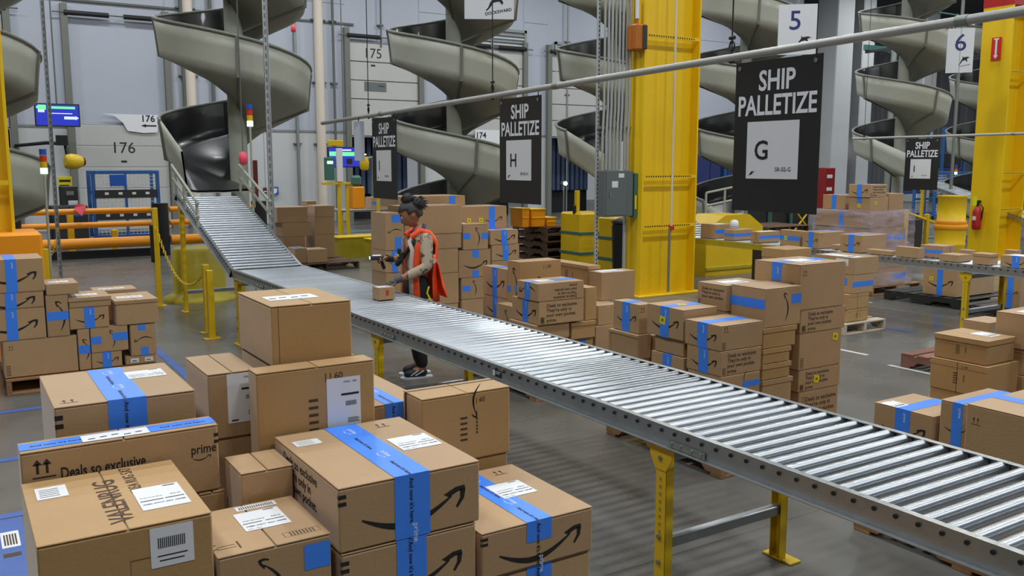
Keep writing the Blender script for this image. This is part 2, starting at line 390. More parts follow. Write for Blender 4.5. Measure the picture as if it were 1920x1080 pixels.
                    for k in range(4): FF.rect(b,a0+.6*W,b0+(.14+.025*k)*Hh,a0+(.96-.05*(k%2))*W,b0+(.15+.025*k)*Hh,e)
                b.build('label_print',M['ink'],lb)
        elif n in('slabel','code'):
            b=MB(); 
            if n=='slabel': r0=(num[0]*bx,num[1]*by,num[0]*bx+.075,num[1]*by+.05)
            else: r0=(bx*.42,by*.86,bx*.42+.105,by*.86+.03)
            Ft.slab(b,*r0,.0003,.0012); lb=b.build('barcode_label',M['white'],o); b=MB()
            for k in range(16):
                if n=='code': Ft.rect(b,r0[0]+.008+.0057*k,r0[1]+.005,r0[0]+.008+.0057*k+.0025,r0[3]-.008,.0018)
                elif k<5: Ft.rect(b,r0[0]+.008,r0[1]+.008+.008*k,r0[2]-.02,r0[1]+.009+.008*k,.0018)
            b.build('label_print',M['inksoft'],lb)
            if n=='code':
                b=MB(); 
                for (p,q,r_,s_) in ((bx*.62,by*.1,bx*.95,by*.103),(bx*.62,by*.19,bx*.95,by*.193),(bx*.62,by*.1,bx*.624,by*.193),(bx*.947,by*.1,bx*.95,by*.193)): Ft.rect(b,p,q,r_,s_)
                for k in range(8): Ft.rect(b,bx*(.68+.03*k),by*.105,bx*(.69+.03*k),by*.188)
                Ft.text(b,"↑↑",bx*.05,by*.12,.03,rot=PI/2); 
                for k in (0,1): Ft.rect(b,bx*.04,by*(.14+.05*k),bx*.2,by*(.146+.05*k))
                Ft.rect(b,bx*.22,by*.1,bx*.235,by*.24); b.build('handling_marks',M['inksoft'],o)
        elif n=='strip':
            b=MB(); Ft.slab(b,bx*.12,by*.3,bx*.75,by*.55,.0003,.0014); lb=b.build('paper_label',M['white'],o)
            if detail:
                b=MB(); 
                for k in range(4): Ft.rect(b,bx*(.15+.14*k),by*(.38+.03*(k%2)),bx*(.24+.14*k),by*(.41+.03*(k%2)),.002)
                b.build('label_print',M['ink'],lb)
        elif n=='twolabels':
            for u in (.15,.62):
                b=MB(); Fy.slab(b,u*bx,h*.25,(u+.27)*bx,h*.75,.0003,.0014); lb=b.build('paper_label',M['white'],o)
                b=MB(); Fy.rect(b,(u+.05)*bx,h*.4,(u+.2)*bx,h*.5,.002); b.build('label_print',M['ink'],lb)
        elif n in('text','utext'):
            s=min(F.W/9.5,F.H/4.6)
            b=MB()
            if n=='text':
                F.text(b,PROMO,F.W*.16,F.H*.74,s,bold=.012,line=.95); F.text(b,"prime",F.W*.16,F.H*.10,s*1.0,bold=.012)
                for k in range(5): F.rect(b,F.W*.04,F.H*(.06+.06*k),F.W*.12,F.H*(.085+.06*k))
            else: F.text(b,PROMO,F.W*.84,F.H*.22,s,bold=.012,rot=PI,line=.95); F.text(b,"prime",F.W*.84,F.H*.86,s,bold=.012,rot=PI)
            b.build('printed_text',M['ink'],o)
        elif n=='deals':
            b=MB(); F=Fy; F.text(b,"Deals so exclusive",bx*.18,h*.56,.043,bold=.016,sx=.64); F.text(b,"They're only in",bx*.18,h*.25,.043,bold=.016,sx=.64); F.text(b,"prime",bx*.845,h*.60,.036,bold=.01,sx=.8); smile(F,b,bx*.905,h*.54,bx*.10)
            for k in (0,1):
                u=bx*(.075+.045*k); F.poly(b,[(u-.003,h*.68),(u+.003,h*.68),(u+.003,h*.82),(u-.003,h*.82)]); F.poly(b,[(u-.011,h*.80),(u+.011,h*.80),(u,h*.88)])
            F.rect(b,bx*.05,h*.62,bx*.16,h*.635)
            for r_ in ((.06,.3,.15,.315),(.06,.53,.15,.545),(.06,.3,.065,.545),(.145,.3,.15,.545)): F.rect(b,bx*r_[0],h*r_[1],bx*r_[2],h*r_[3])
            b.build('printed_text',M['ink'],o)
            b=MB(); 
            for k in range(2): F.rect(b,bx*.975,h*(.72+.1*k),bx,h*(.77+.1*k))
            b.build('corner_marks',M['ink'],o)
        elif n=='rug':
            b=MB(); v,f_=text2d("VALENRUG",.062,.012); 
            # lettering reads from the back edge towards the front left, as printed
            b.add([Ft.p(bx*.56-yy*1.15,by*.10+xx*.98) for xx,yy in v],f_)
            v,f_=text2d("AREA RUG 5X7",.034,.006); b.add([Ft.p(bx*.70-yy*1.15,by*.50+xx*.9) for xx,yy in v],f_)
            b.build('printed_text',M['inksoft'],o)
            b=MB(); r0=(bx*.63,by*.20,bx*.93,by*.56); Ft.slab(b,*r0,.0003,.0014); lb=b.build('shipping_label',M['white'],o); b=MB(); W=r0[2]-r0[0]; Hh=r0[3]-r0[1]
            Ft.rect(b,r0[0]+.04*W,r0[1]+.36*Hh,r0[0]+.52*W,r0[1]+.385*Hh,.002); Ft.rect(b,r0[0]+.56*W,r0[1]+.36*Hh,r0[0]+.96*W,r0[1]+.385*Hh,.002); Ft.rect(b,r0[0]+.66*W,r0[1]+.92*Hh,r0[0]+.92*W,r0[1]+.95*Hh,.002)
            Ft.text(b,"CYMR4  WWY17  RNLI7  X3SOME",r0[0]+.06*W,r0[1]+.2*Hh,W*.085,.002,bold=.02,sx=.7); Ft.text(b,"Order parcel 20 kg",r0[0]+.06*W,r0[1]+.5*Hh,W*.06,.002); Ft.text(b,"ship to",r0[0]+.7*W,r0[1]+.5*Hh,W*.08,.002)
            b.build('label_print',M['ink'],lb)
            b=MB(); Ft.slab(b,bx*.07,by*.66,bx*.26,by*.86,.0003,.0014); lb=b.build('warning_label',M['white'],o); b=MB()
            for k in range(5): Ft.rect(b,bx*.09,by*(.69+.03*k),bx*.21,by*(.695+.03*k),.002)
            b.build('label_print',M['inksoft'],lb)
            b=MB(); Fy.slab(b,bx*.62,h*.62,bx*.88,h*.96,.0003,.0014); lb=b.build('barcode_label',M['white'],o); b=MB()
            for k in range(14): Fy.rect(b,bx*(.665+.012*k),h*.78,bx*(.665+.012*k+.006),h*.87,.002)
            Fy.rect(b,bx*.66,h*.71,bx*.84,h*.72,.002); Fy.rect(b,bx*.67,h*.67,bx*.82,h*.68,.002); b.build('label_print',M['ink'],lb)
            b=MB(); Fy.rect(b,bx*.5,0,bx*.502,h*.72); Fy.rect(b,bx*.5,h*.72,bx*.8,h*.725); b.build('perforation',M['inksoft'],o)
        elif n=='yellow':
            u,v=num; b=MB(); s_=.05; cu,cv=u*F.W,v*F.H; pts=[(-1,-.7),(.8,-1),(1,.7),(-.8,1)]; F.poly(b,[(cu+p*s_*.6,cv+q*s_*.6) for p,q in pts],.0024); yo=b.build('yellow_sticker',M['yellowst'],o)
            b=MB(); F.rect(b,cu-.012,cv-.008,cu+.012,cv-.002,.003); F.rect(b,cu-.012,cv+.002,cu+.012,cv+.008,.003); b.build('sticker_print',M['ink'],yo)
        elif n=='red':
            b=MB(); Fy.rect(b,bx*.45,h*.35,bx*.62,h*.8,.0012); b.build('red_tape',M['redst'],o)
        elif n=='hand':
            b=MB(); 
            for k in range(2): Fy.rect(b,0,h*(.72+.11*k),.02,h*(.78+.11*k)); Fx.rect(b,Fx.W-.006,h*(.72+.11*k),Fx.W,h*(.78+.11*k))
            b.build('corner_marks',M['ink'],o)
        elif n=='edge':
            b=MB(); Fe=Fy
            for k in range(6): Fe.rect(b,.012,h*(.06+.05*k),.045,h*(.08+.05*k))
            b.build('recycling_marks',M['inksoft'],o)
        elif n=='mark':
            b=MB()
            if A[0]=='T': u,v=(num+[.8,.86])[:2] if num else (.72,.86); 
            else: u,v=.06,.78
            s_=.035
            for k in (0,1):
                a=u*F.W+.012+.02*k; c0=v*F.H; F.rect(b,a-.0015,c0-.0,a+.0015,c0+s_*.6); F.poly(b,[(a-.006,c0+s_*.5),(a+.006,c0+s_*.5),(a,c0+s_*.8)])
            F.rect(b,u*F.W,v*F.H-.008,u*F.W+.045,v*F.H-.005)
            b.build('handling_marks',M['inksoft'],o)
        elif n=='print':
            b=MB()
            for k in range(5): F.rect(b,F.W*.42,F.H*(.3+.08*k),F.W*.5,F.H*(.33+.08*k)); F.rect(b,F.W*.6,F.H*(.38+.05*k),F.W*.62,F.H*(.41+.05*k))
            F.text(b,"| | 60",F.W*.56,F.H*.84,F.H*.1); b.build('printed_marks',M['inksoft'],o)
        elif n in('seam','seamv','seamx','seamt'):
            b=MB()
            if n=='seamv': F.rect(b,F.W*.48,0,F.W*.49,F.H); F.rect(b,0,F.H*.8,F.W,F.H*.81)
            elif n=='seam': F.rect(b,F.W*.08,0,F.W*.085,F.H)
            elif n=='seamt': Ft.rect(b,0,by*.78,bx,by*.84); Fx.rect(b,by*.1,0,by*.2,h)
            else: Ft.rect(b,0,by*.5,bx,by*.51)
            b.build('seam_line',M['inksoft'],o)
        elif n=='rim':
            b=MB(); F.slab(b,-.003,F.H-.02,F.W+.003,F.H-.002,0,.006); b.build('top_rim',m,o)
            b=MB(); F.slab(b,-.003,0,.02,F.H-.02,0,.005); b.build('side_rim',m,o)
        elif n=='pad':
            b=MB(); Ft.slab(b,bx*.05,by*.6,bx*.35,by*.8,0,.006); b.build('foam_pad',M['white'],o)
    return o
BOXES=[
('cardboard_box', 0.764, 2.009, 0.9935, 0.4002, 0.5012, 0.1684, 'large box with blue tape over its top and a smile arrow, topmost at the front', 'shipping boxes piled on the pallets in the foreground', 'tape:Y;smile:Y;label:T,.66,.36,.30,.24;slabel:T,.06,.74;text:X;hand;mark:T', 'card'),
('cardboard_box', 0.7675, 2.009, 0.8101, 0.384, 0.41, 0.1804, 'taped smile arrow box directly under the large topmost box at the front', 'shipping boxes piled on the pallets in the foreground', 'tape:Y;smile:Y;hand', 'card'),
('cardboard_box', 1.1697, 2.009, 0.8184, 0.3783, 0.4466, 0.134, 'low box with blue tape and smile arrow at the right front corner of the pile', 'shipping boxes piled on the pallets in the foreground', 'tape:Y,.45;smile:Y;label:T,.50,.42,.32,.26;hand;mark:T', 'card'),
('cardboard_box', 1.1823, 2.0172, 0.6186, 0.3642, 0.41, 0.1968, 'box under the low taped one at the right front corner of the pile', 'shipping boxes piled on the pallets in the foreground', 'tape:Y,.45', 'card'),
('cardboard_box', 0.1079, 2.009, 0.8974, 0.3536, 0.432, 0.2706, 'yellowish rug carton with dark lettering on top and a barcode sticker in front', 'shipping boxes piled on the pallets in the foreground', 'rug', 'kraft'),
('cardboard_box', 0.4696, 2.009, 0.8419, 0.272, 0.2953, 0.2132, 'box with a shipping label on top, between the rug carton and the large taped box', 'shipping boxes piled on the pallets in the foreground', 'label:T,.36,.38,.42,.42;code:T;swirl;spot:Y,.75,.62,.24,.3', 'card'),
('cardboard_box', 0.1116, 2.4574, 1.0557, 0.4799, 0.0963, 0.1851, 'long narrow box behind the rug carton with bold lettering and blue taped top', 'shipping boxes piled on the pallets in the foreground', 'ltape;deals', 'card'),
('cardboard_box', 0.2066, 2.6194, 1.0923, 0.3644, 0.4265, 0.2132, 'wide closed box with one broad blue tape band, behind the long lettered box', 'shipping boxes piled on the pallets in the foreground', 'tape:Y;label:T,.62,.55,.30,.24;hand;edge;mark:T,.05,.1', 'card'),
('cardboard_box', 0.6131, 2.6404, 1.14, 0.1425, 0.2851, 0.1999, 'scuffed brown box with a white label on its front and a creased top', 'shipping boxes piled on the pallets in the foreground', 'wlabel:Y', 'card'),
('cardboard_box', 0.7221, 2.5256, 1.0701, 0.3659, 0.082, 0.2822, 'upright tan box with a tall shipping label, standing on its side in the pile middle', 'shipping boxes piled on the pallets in the foreground', 'tlabel;print:Y', 'kraft'),
('cardboard_box', 0.8053, 2.6322, 1.3386, 0.2552, 0.3632, 0.1881, 'plain tan carton with a torn label strip, the highest box of the front pile', 'shipping boxes piled on the pallets in the foreground', 'strip:T;seam:Y', 'kraft'),
('cardboard_box', 0.615, 2.3288, 0.9683, 0.142, 0.164, 0.164, 'squat brown box with a lighter tape patch, under the upright tan box', 'shipping boxes piled on the pallets in the foreground', 'patch:Y', 'card'),
('cardboard_box', 0.533, 2.4518, 0.8723, 0.0697, 0.082, 0.1804, 'small brown box wedged between the rug carton and the squat patched box', 'shipping boxes piled on the pallets in the foreground', 'seamx:T', 'card'),
('cardboard_box', 1.1029, 2.6568, 0.9185, 0.2214, 0.492, 0.246, 'box with blue tape seen between the upright tan box and the dark seamed carton', 'shipping boxes piled on the pallets in the foreground', 'tape:Y,.6', 'card'),
('cardboard_box', 1.2387, 2.501, 0.9776, 0.3307, 0.1398, 0.23, 'tan carton with a dark open seam along its top, right edge of the front pile', 'shipping boxes piled on the pallets in the foreground', 'seamt;hook;print:Y', 'kraft'),
('cardboard_box', 0.1839, 8.6, 0.8739, 0.4914, 0.5, 0.2808, 'large smile arrow box topmost at the left edge of the left pile', 'shipping boxes piled on the left pallet', 'tape:Y;smile:Y', 'card'),
('cardboard_box', 0.1639, 8.6, 0.7357, 0.4967, 0.5, 0.1352, 'thin smile arrow box second from the top at the left edge of the left pile', 'shipping boxes piled on the left pallet', 'tape:Y;smile:Y', 'card'),
('cardboard_box', 0.1542, 8.6, 0.4641, 0.5075, 0.5, 0.2686, 'smile arrow box third from the top at the left edge of the left pile', 'shipping boxes piled on the left pallet', 'tape:Y;smile:Y', 'card'),
('cardboard_box', 0.3293, 8.6, 0.143, 0.5654, 0.6, 0.3181, 'widest plain box at the bottom left of the left pile', 'shipping boxes piled on the left pallet', 'edge;mark:Y', 'card'),
('cardboard_box', 0.6848, 8.6, 0.8293, 0.253, 0.4, 0.0936, 'low box with a paper label, standing on the tall sideways arrow box', 'shipping boxes piled on the left pallet', 'strip:T', 'card'),
('cardboard_box', 0.6746, 8.6, 0.4641, 0.1712, 0.4, 0.3622, 'tall box with a sideways arrow crossed by a blue tape band', 'shipping boxes piled on the left pallet', 'htape:Y;vsmile:Y', 'card'),
('cardboard_box', 0.8548, 8.6, 0.7024, 0.3337, 0.45, 0.0862, 'low lidded box on the small arrow box in the left pile', 'shipping boxes piled on the left pallet', 'strip:T;lid', 'card'),
('cardboard_box', 0.8514, 8.6, 0.5125, 0.3143, 0.4, 0.1869, 'small smile arrow box with crossed blue tape in the left pile', 'shipping boxes piled on the left pallet', 'tape:Y;smile:Y', 'card'),
('cardboard_box', 0.9055, 8.6, 0.143, 0.0937, 0.4, 0.3665, 'narrow upright box banded with blue tape in the left pile', 'shipping boxes piled on the left pallet', 'htape:Y;vsmile:Y', 'card'),
('cardboard_box', 1.0083, 8.6, 0.2858, 0.3066, 0.4, 0.2231, 'box lying sideways with two blue tape patches in the left pile', 'shipping boxes piled on the left pallet', 'spot:Y,.0,.35,.28,.3;spot:Y,.58,.42,.42,.32;vsmile:Y', 'card'),
('cardboard_box', 1.0058, 8.6, 0.143, 0.2496, 0.4, 0.1398, 'small smile arrow box in the bottom row of the left pile', 'shipping boxes piled on the left pallet', 'tape:Y;smile:Y', 'card'),
('cardboard_box', 1.2288, 8.6, 0.5119, 0.3538, 0.5364, 0.2226, 'plain box with an overhanging lid on the right end of the left pile', 'shipping boxes piled on the left pallet', 'strip:T;lid', 'card'),
('cardboard_box', 1.337, 8.6, 0.2193, 0.2179, 0.4, 0.2843, 'box with an upside down arrow on the right end of the left pile', 'shipping boxes piled on the left pallet', 'spot:Y,.3,.82,.3,.18;spot:Y,.38,.0,.3,.26;dsmile:Y', 'card'),
('cardboard_box', 1.287, 8.6, 0.143, 0.2595, 0.4, 0.0733, 'flat box with two paper labels at the lower right end of the left pile', 'shipping boxes piled on the left pallet', 'twolabels:Y', 'card'),
('cardboard_box', 1.1533, 9.3, 0.6964, 0.3711, 0.3, 0.0515, 'flat box with raised flaps at the back of the left pile', 'shipping boxes piled on the left pallet', 'strip:T;lid', 'card'),
('cardboard_box', 4.1349, 9.2, 0.9913, 0.2282, 0.4, 0.418, 'tall box with blue tape spots left of the worker, behind her scanner', 'shipping boxes stacked behind the worker', 'spot:Y,.35,.75,.5,.2;spot:Y,.5,.0,.4,.35;dsmile:Y', 'card'),
('cardboard_box', 4.1284, 9.2, 0.7404, 0.229, 0.4, 0.2479, 'box with blue tape under the spot taped box left of the worker', 'shipping boxes stacked behind the worker', 'tape:Y;smile:Y', 'card'),
('cardboard_box', 4.551, 9.75, 1.4436, 0.9123, 0.5, 0.1242, 'upper box behind the head of the worker with one blue tape band at its right', 'shipping boxes stacked behind the worker', 'spot:Y,.75,.2,.1,.8', 'card'),
('cardboard_box', 4.371, 9.2, 1.1531, 0.7403, 0.45, 0.3243, 'large plain box beside the ponytail of the worker', 'shipping boxes stacked behind the worker', 'label:T,.2,.2,.3,.4', 'card'),
('cardboard_box', 4.3651, 9.2, 0.9778, 0.7361, 0.45, 0.1723, 'low plain box below the large plain one beside the shoulder of the worker', 'shipping boxes stacked behind the worker', 'edge', 'card'),
('cardboard_box', 4.3619, 9.2, 0.6921, 0.6948, 0.45, 0.2827, 'plain box beside the elbow of the worker', 'shipping boxes stacked behind the worker', '', 'card'),
('cardboard_box', 4.3567, 9.2, 0.327, 0.7044, 0.45, 0.3621, 'lower plain box beside the hip of the worker', 'shipping boxes stacked behind the worker', 'mark:Y', 'card'),
('cardboard_box', 5.1238, 9.2, 0.9479, 0.3419, 0.24, 0.3017, 'cube shaped box with a sideways arrow and two blue tape tabs, right of the worker', 'shipping boxes stacked behind the worker', 'spot:Y,.0,.42,.28,.24;spot:Y,.74,.4,.26,.24;vsmile:Y;pad:T', 'card'),
('cardboard_box', 5.0639, 9.2, 0.6174, 0.4377, 0.4, 0.3275, 'smile arrow box with tape above and below, right of the worker', 'shipping boxes stacked behind the worker', 'spot:Y,.42,.72,.2,.28;spot:Y,.42,.0,.2,.25;smile:Y', 'card'),
('cardboard_box', 5.0967, 9.2, 0.3596, 0.3141, 0.4, 0.2549, 'sideways arrow box with one blue tab, bottom row right of the worker', 'shipping boxes stacked behind the worker', 'spot:Y,.05,.38,.35,.25;vsmile:Y', 'card'),
('cardboard_box', 5.2186, 9.46, 1.166, 0.6701, 0.45, 0.2745, 'wide topmost box with two yellow stickers and blue tape, right of the worker', 'shipping boxes stacked behind the worker', 'spot:Y,.62,.0,.13,1;smiler:Y;yellow:Y,.2,.4;yellow:Y,.45,.4', 'card'),
('cardboard_box', 5.4951, 9.2, 0.989, 0.3978, 0.4, 0.174, 'smile arrow box under the box with two yellow stickers', 'shipping boxes stacked behind the worker', 'tape:Y;smile:Y', 'card'),
('cardboard_box', 5.5168, 9.2, 0.796, 0.3918, 0.4, 0.1901, 'smile arrow box third from the top under the yellow stickered box', 'shipping boxes stacked behind the worker', 'tape:Y;smile:Y', 'card'),
('cardboard_box', 5.5161, 9.2, 0.6896, 0.3346, 0.4, 0.1034, 'low plain box at the foot of the arrow box column right of the worker', 'shipping boxes stacked behind the worker', '', 'card'),
('cardboard_box', 4.25, 6.8174, 0.7362, 0.14, 0.4379, 0.2697, 'box with blue tape and crossed arrow shapes at the left of the middle pile', 'shipping boxes piled behind the middle of the conveyor', 'tape:X;smile:X', 'card'),
('cardboard_box', 4.25, 6.8178, 0.5467, 0.14, 0.42, 0.1864, 'box under the cross arrow one at the left of the middle pile', 'shipping boxes piled behind the middle of the conveyor', 'tape:X;smile:X', 'card'),
('cardboard_box', 4.2474, 6.6, 0.6895, 0.4429, 0.21, 0.4043, 'tan box with a sideways arrow and two blue tabs, topmost left in the middle pile', 'shipping boxes piled behind the middle of the conveyor', 'vsmile:X;spot:X,.0,.3,.3,.14;spot:X,.6,.34,.3,.14;print:Y', 'kraft'),
('cardboard_box', 4.9236, 6.5, 0.828, 0.13, 0.6246, 0.2014, 'open edged tan carton turned end on at the top of the middle pile', 'shipping boxes piled behind the middle of the conveyor', 'lid;print:X', 'kraft'),
('cardboard_box', 4.037, 6.0, 0.8352, 0.4648, 0.3238, 0.1473, 'lettered arrow box lying upside down on the middle pile', 'shipping boxes piled behind the middle of the conveyor', 'tape:X;usmile:X;utext:Y;label:T,.2,.3,.3,.4', 'card'),
('cardboard_box', 4.0482, 6.0, 0.6402, 0.4556, 0.417, 0.192, 'lettered arrow box directly under the upside down one in the middle pile', 'shipping boxes piled behind the middle of the conveyor', 'tape:X;smile:X;text:Y;edge', 'card'),
('cardboard_box', 4.0871, 6.44, 0.4454, 0.12, 0.3, 0.2826, 'box with a blue tab, bottom left beside the conveyor in the middle pile', 'shipping boxes piled behind the middle of the conveyor', 'vsmile:X;spot:Y,.3,.5,.6,.3', 'card'),
('cardboard_box', 4.5571, 6.05, 0.6269, 0.1197, 0.35, 0.2807, 'narrow upright tan box right of the lettered boxes in the middle pile', 'shipping boxes piled behind the middle of the conveyor', '', 'kraft'),
('cardboard_box', 4.0205, 6.02, 0.508, 0.3503, 0.4, 0.1291, 'plain box below the lettered boxes, front left in the middle pile', 'shipping boxes piled behind the middle of the conveyor', '', 'card'),
('cardboard_box', 4.393, 6.02, 0.4806, 0.2481, 0.4, 0.1433, 'lidded box below the lettered boxes, front right in the middle pile', 'shipping boxes piled behind the middle of the conveyor', 'lid', 'kraft'),
('cardboard_box', 4.4333, 6.05, 0.2739, 0.2101, 0.35, 0.2036, 'box with a small blue tape tab low at the right of the middle pile', 'shipping boxes piled behind the middle of the conveyor', 'spot:Y,.3,.7,.3,.3', 'card'),
('cardboard_box', 4.9221, 6.3, 0.7326, 0.3888, 0.19, 0.2537, 'plain box with a white topped label at the right end of the middle pile', 'shipping boxes piled behind the middle of the conveyor', 'label:T,.1,.1,.6,.8', 'card'),
('cardboard_box', 4.7352, 6.1, 0.5564, 0.2551, 0.4, 0.1733, 'plain box under the white topped one at the right end of the middle pile', 'shipping boxes piled behind the middle of the conveyor', '', 'card'),
('cardboard_box', 4.6941, 6.08, 0.3318, 0.1944, 0.4, 0.2215, 'tall plain box at the bottom right end of the middle pile', 'shipping boxes piled behind the middle of the conveyor', '', 'card'),
('cardboard_box', 3.95, 3.871, 0.8121, 0.3704, 0.3163, 0.1583, 'smile arrow box with blue tape, front and centre of the pile right of the column', 'shipping boxes piled behind the conveyor right of the yellow column', 'tape:X;smile:X;mark:Y;edge', 'card'),
('cardboard_box', 3.95, 3.8639, 0.6549, 0.3572, 0.2999, 0.1542, 'lettered arrow box second in the front centre stack', 'shipping boxes piled behind the conveyor right of the yellow column', 'tape:X;smile:X;text:Y', 'card'),
('cardboard_box', 3.95, 3.857, 0.4618, 0.3439, 0.2932, 0.1901, 'box with a blue corner tab third in the front centre stack', 'shipping boxes piled behind the conveyor right of the yellow column', 'spot:Y,.55,.55,.45,.2;hook:Y', 'card'),
('cardboard_box', 3.95, 4.2035, 0.8206, 0.3004, 0.353, 0.2026, 'smile arrow box with a yellow sticker on its blue tape', 'shipping boxes piled behind the conveyor right of the yellow column', 'tape:X;smile:X;yellow:X,.45,.55;yellow:T,.5,.5', 'card'),
('cardboard_box', 3.97, 4.2147, 0.7118, 0.2276, 0.2771, 0.1059, 'plain box under the yellow stickered arrow box', 'shipping boxes piled behind the conveyor right of the yellow column', '', 'card'),
('cardboard_box', 3.95, 4.1891, 0.5611, 0.227, 0.3136, 0.1477, 'box with a blue tape tab low behind the conveyor', 'shipping boxes piled behind the conveyor right of the yellow column', 'tape:X', 'card'),
('cardboard_box', 3.97, 4.6578, 0.7912, 0.1248, 0.2837, 0.2044, 'smile arrow box at the left front of the pile right of the column', 'shipping boxes piled behind the conveyor right of the yellow column', 'tape:X;smile:X;mark:Y', 'card'),
('cardboard_box', 3.95, 4.6448, 0.6166, 0.12, 0.3148, 0.1716, 'open topped looking plain box under the left front arrow box', 'shipping boxes piled behind the conveyor right of the yellow column', 'rim:X', 'card'),
('cardboard_box', 4.1, 4.66, 0.5611, 0.1249, 0.14, 0.2091, 'small narrow box between two plain boxes near the conveyor', 'shipping boxes piled behind the conveyor right of the yellow column', 'rim:X', 'kraft'),
('cardboard_box', 4.3975, 3.93, 0.904, 0.34, 0.3, 0.2544, 'box with a broad blue horizontal band and a sideways arrow', 'shipping boxes piled behind the conveyor right of the yellow column', 'hband;vsmile:Y', 'card'),
('cardboard_box', 4.3922, 3.93, 0.7674, 0.3051, 0.3, 0.1335, 'lidded tan box just under the blue banded one', 'shipping boxes piled behind the conveyor right of the yellow column', 'lid', 'kraft'),
('cardboard_box', 4.3948, 3.93, 0.6655, 0.254, 0.3, 0.099, 'lidded tan box second under the blue banded one', 'shipping boxes piled behind the conveyor right of the yellow column', 'lid', 'kraft'),
('cardboard_box', 4.3954, 3.93, 0.5588, 0.2598, 0.3, 0.1037, 'lidded tan box third under the blue banded one', 'shipping boxes piled behind the conveyor right of the yellow column', 'lid', 'kraft'),
('cardboard_box', 4.4013, 3.93, 0.3422, 0.2765, 0.3, 0.2136, 'plain box near the floor in the tan lidded stack', 'shipping boxes piled behind the conveyor right of the yellow column', 'lid', 'card'),
('cardboard_box', 4.7645, 3.97, 0.9816, 0.465, 0.3977, 0.307, 'big square box topping the tallest stack right of the column', 'shipping boxes piled behind the conveyor right of the yellow column', 'tape:X,.4;smile:X;mark:Y;label:T,.3,.2,.4,.5', 'card'),
('cardboard_box', 4.79, 3.97, 0.8221, 0.4591, 0.34, 0.1565, 'lettered box directly under the big square one', 'shipping boxes piled behind the conveyor right of the yellow column', 'text:Y;edge', 'card'),
('cardboard_box', 4.7898, 3.97, 0.5688, 0.432, 0.34, 0.2503, 'large plain box with a yellow sticker at its right corner', 'shipping boxes piled behind the conveyor right of the yellow column', 'yellow:Y,.84,.8;edge', 'card'),
('cardboard_box', 4.7957, 3.97, 0.4159, 0.4293, 0.34, 0.1499, 'lettered box with a tilted yellow sticker across its text', 'shipping boxes piled behind the conveyor right of the yellow column', 'text:Y;yellow:Y,.42,.5;edge', 'card'),
('cardboard_box', 4.8056, 3.97, 0.143, 0.4083, 0.34, 0.2699, 'lowest lettered box of the tallest stack right of the column', 'shipping boxes piled behind the conveyor right of the yellow column', 'text:Y;mark:Y', 'card'),
('cardboard_box', 4.36, 4.2363, 0.9721, 0.4002, 0.2698, 0.1762, 'lettered box behind the blue banded one in the pile right of the column', 'shipping boxes piled behind the conveyor right of the yellow column', 'text:X;label:T,.2,.2,.5,.5', 'card'),
('cardboard_box', 4.1, 2.5515, 0.4975, 0.34, 0.3386, 0.2016, 'front left box with blue tape beside the conveyor at the right edge', 'shipping boxes piled at the right beyond the conveyor', 'tape:X;smile:X;label:T,.0,.6,.3,.3', 'card'),
('cardboard_box', 4.12, 2.3512, 0.5371, 0.42, 0.18, 0.2551, 'box with a wide vertical blue tape band second from the left at the right edge', 'shipping boxes piled at the right beyond the conveyor', 'tape:X;smile:X;hand', 'card'),
('cardboard_box', 4.0, 1.8814, 0.4524, 0.5, 0.4461, 0.3827, 'large plain sided box with up arrows cut by the right picture edge', 'shipping boxes piled at the right beyond the conveyor', 'mark:X;tape:Y', 'card'),
('cardboard_box', 5.2, 2.9255, 0.7538, 0.3, 0.3385, 0.1487, 'upper lidded tan carton left of the tall boxes at the right edge', 'shipping boxes piled at the right beyond the conveyor', 'lid;print:X;label:T,.5,.2,.4,.4', 'kraft'),
('cardboard_box', 5.17, 2.8969, 0.5621, 0.34, 0.3653, 0.1888, 'wide printed tan carton under the lidded one at the right edge', 'shipping boxes piled at the right beyond the conveyor', 'seamv:X;print:X', 'kraft'),
('cardboard_box', 5.55, 2.6914, 0.8171, 0.4, 0.3899, 0.218, 'uppermost plain box cut by the right picture edge', 'shipping boxes piled at the right beyond the conveyor', 'label:T,.2,.3,.5,.5', 'card'),
('cardboard_box', 5.57, 2.6866, 0.652, 0.4, 0.4115, 0.1621, 'plain box under the uppermost one cut by the right picture edge', 'shipping boxes piled at the right beyond the conveyor', 'rim:X', 'card'),
('cardboard_box', 5.55, 2.6621, 0.4087, 0.4, 0.5862, 0.2403, 'smile arrow box with a blue tape patch cut by the right picture edge', 'shipping boxes piled at the right beyond the conveyor', 'spot:X,.2,.5,.25,.5;smile:X', 'card'),
('cardboard_box', 6.6, 3.7113, 0.6228, 0.3, 0.2084, 0.1393, 'small box behind the tan cartons, beside the yellow conveyor leg', 'shipping boxes piled at the right beyond the conveyor', '', 'card'),
('cardboard_box', 8.7828, 6.55, 0.6871, 0.4396, 0.564, 0.1965, 'long box with a paper label topmost on the pale pallet', 'boxes stacked on the pale pallet in front of the second conveyor', 'label:X,.55,.5,.3,.4;label:T,.1,.1,.4,.8', 'card'),
('cardboard_box', 8.7704, 6.55, 0.4686, 0.3701, 0.4, 0.2156, 'box banded with blue tape second on the pale pallet', 'boxes stacked on the pale pallet in front of the second conveyor', 'htape:Y;spot:X,.3,.4,.5,.4', 'card'),
('cardboard_box', 8.6742, 6.55, 0.2908, 0.4068, 0.6, 0.1748, 'tan carton third from the top on the pale pallet', 'boxes stacked on the pale pallet in front of the second conveyor', 'seamv:Y', 'kraft'),
('cardboard_box', 8.6882, 6.55, 0.143, 0.3882, 0.6, 0.1448, 'tan carton lowest on the pale pallet', 'boxes stacked on the pale pallet in front of the second conveyor', 'seamv:Y;print:Y', 'kraft'),
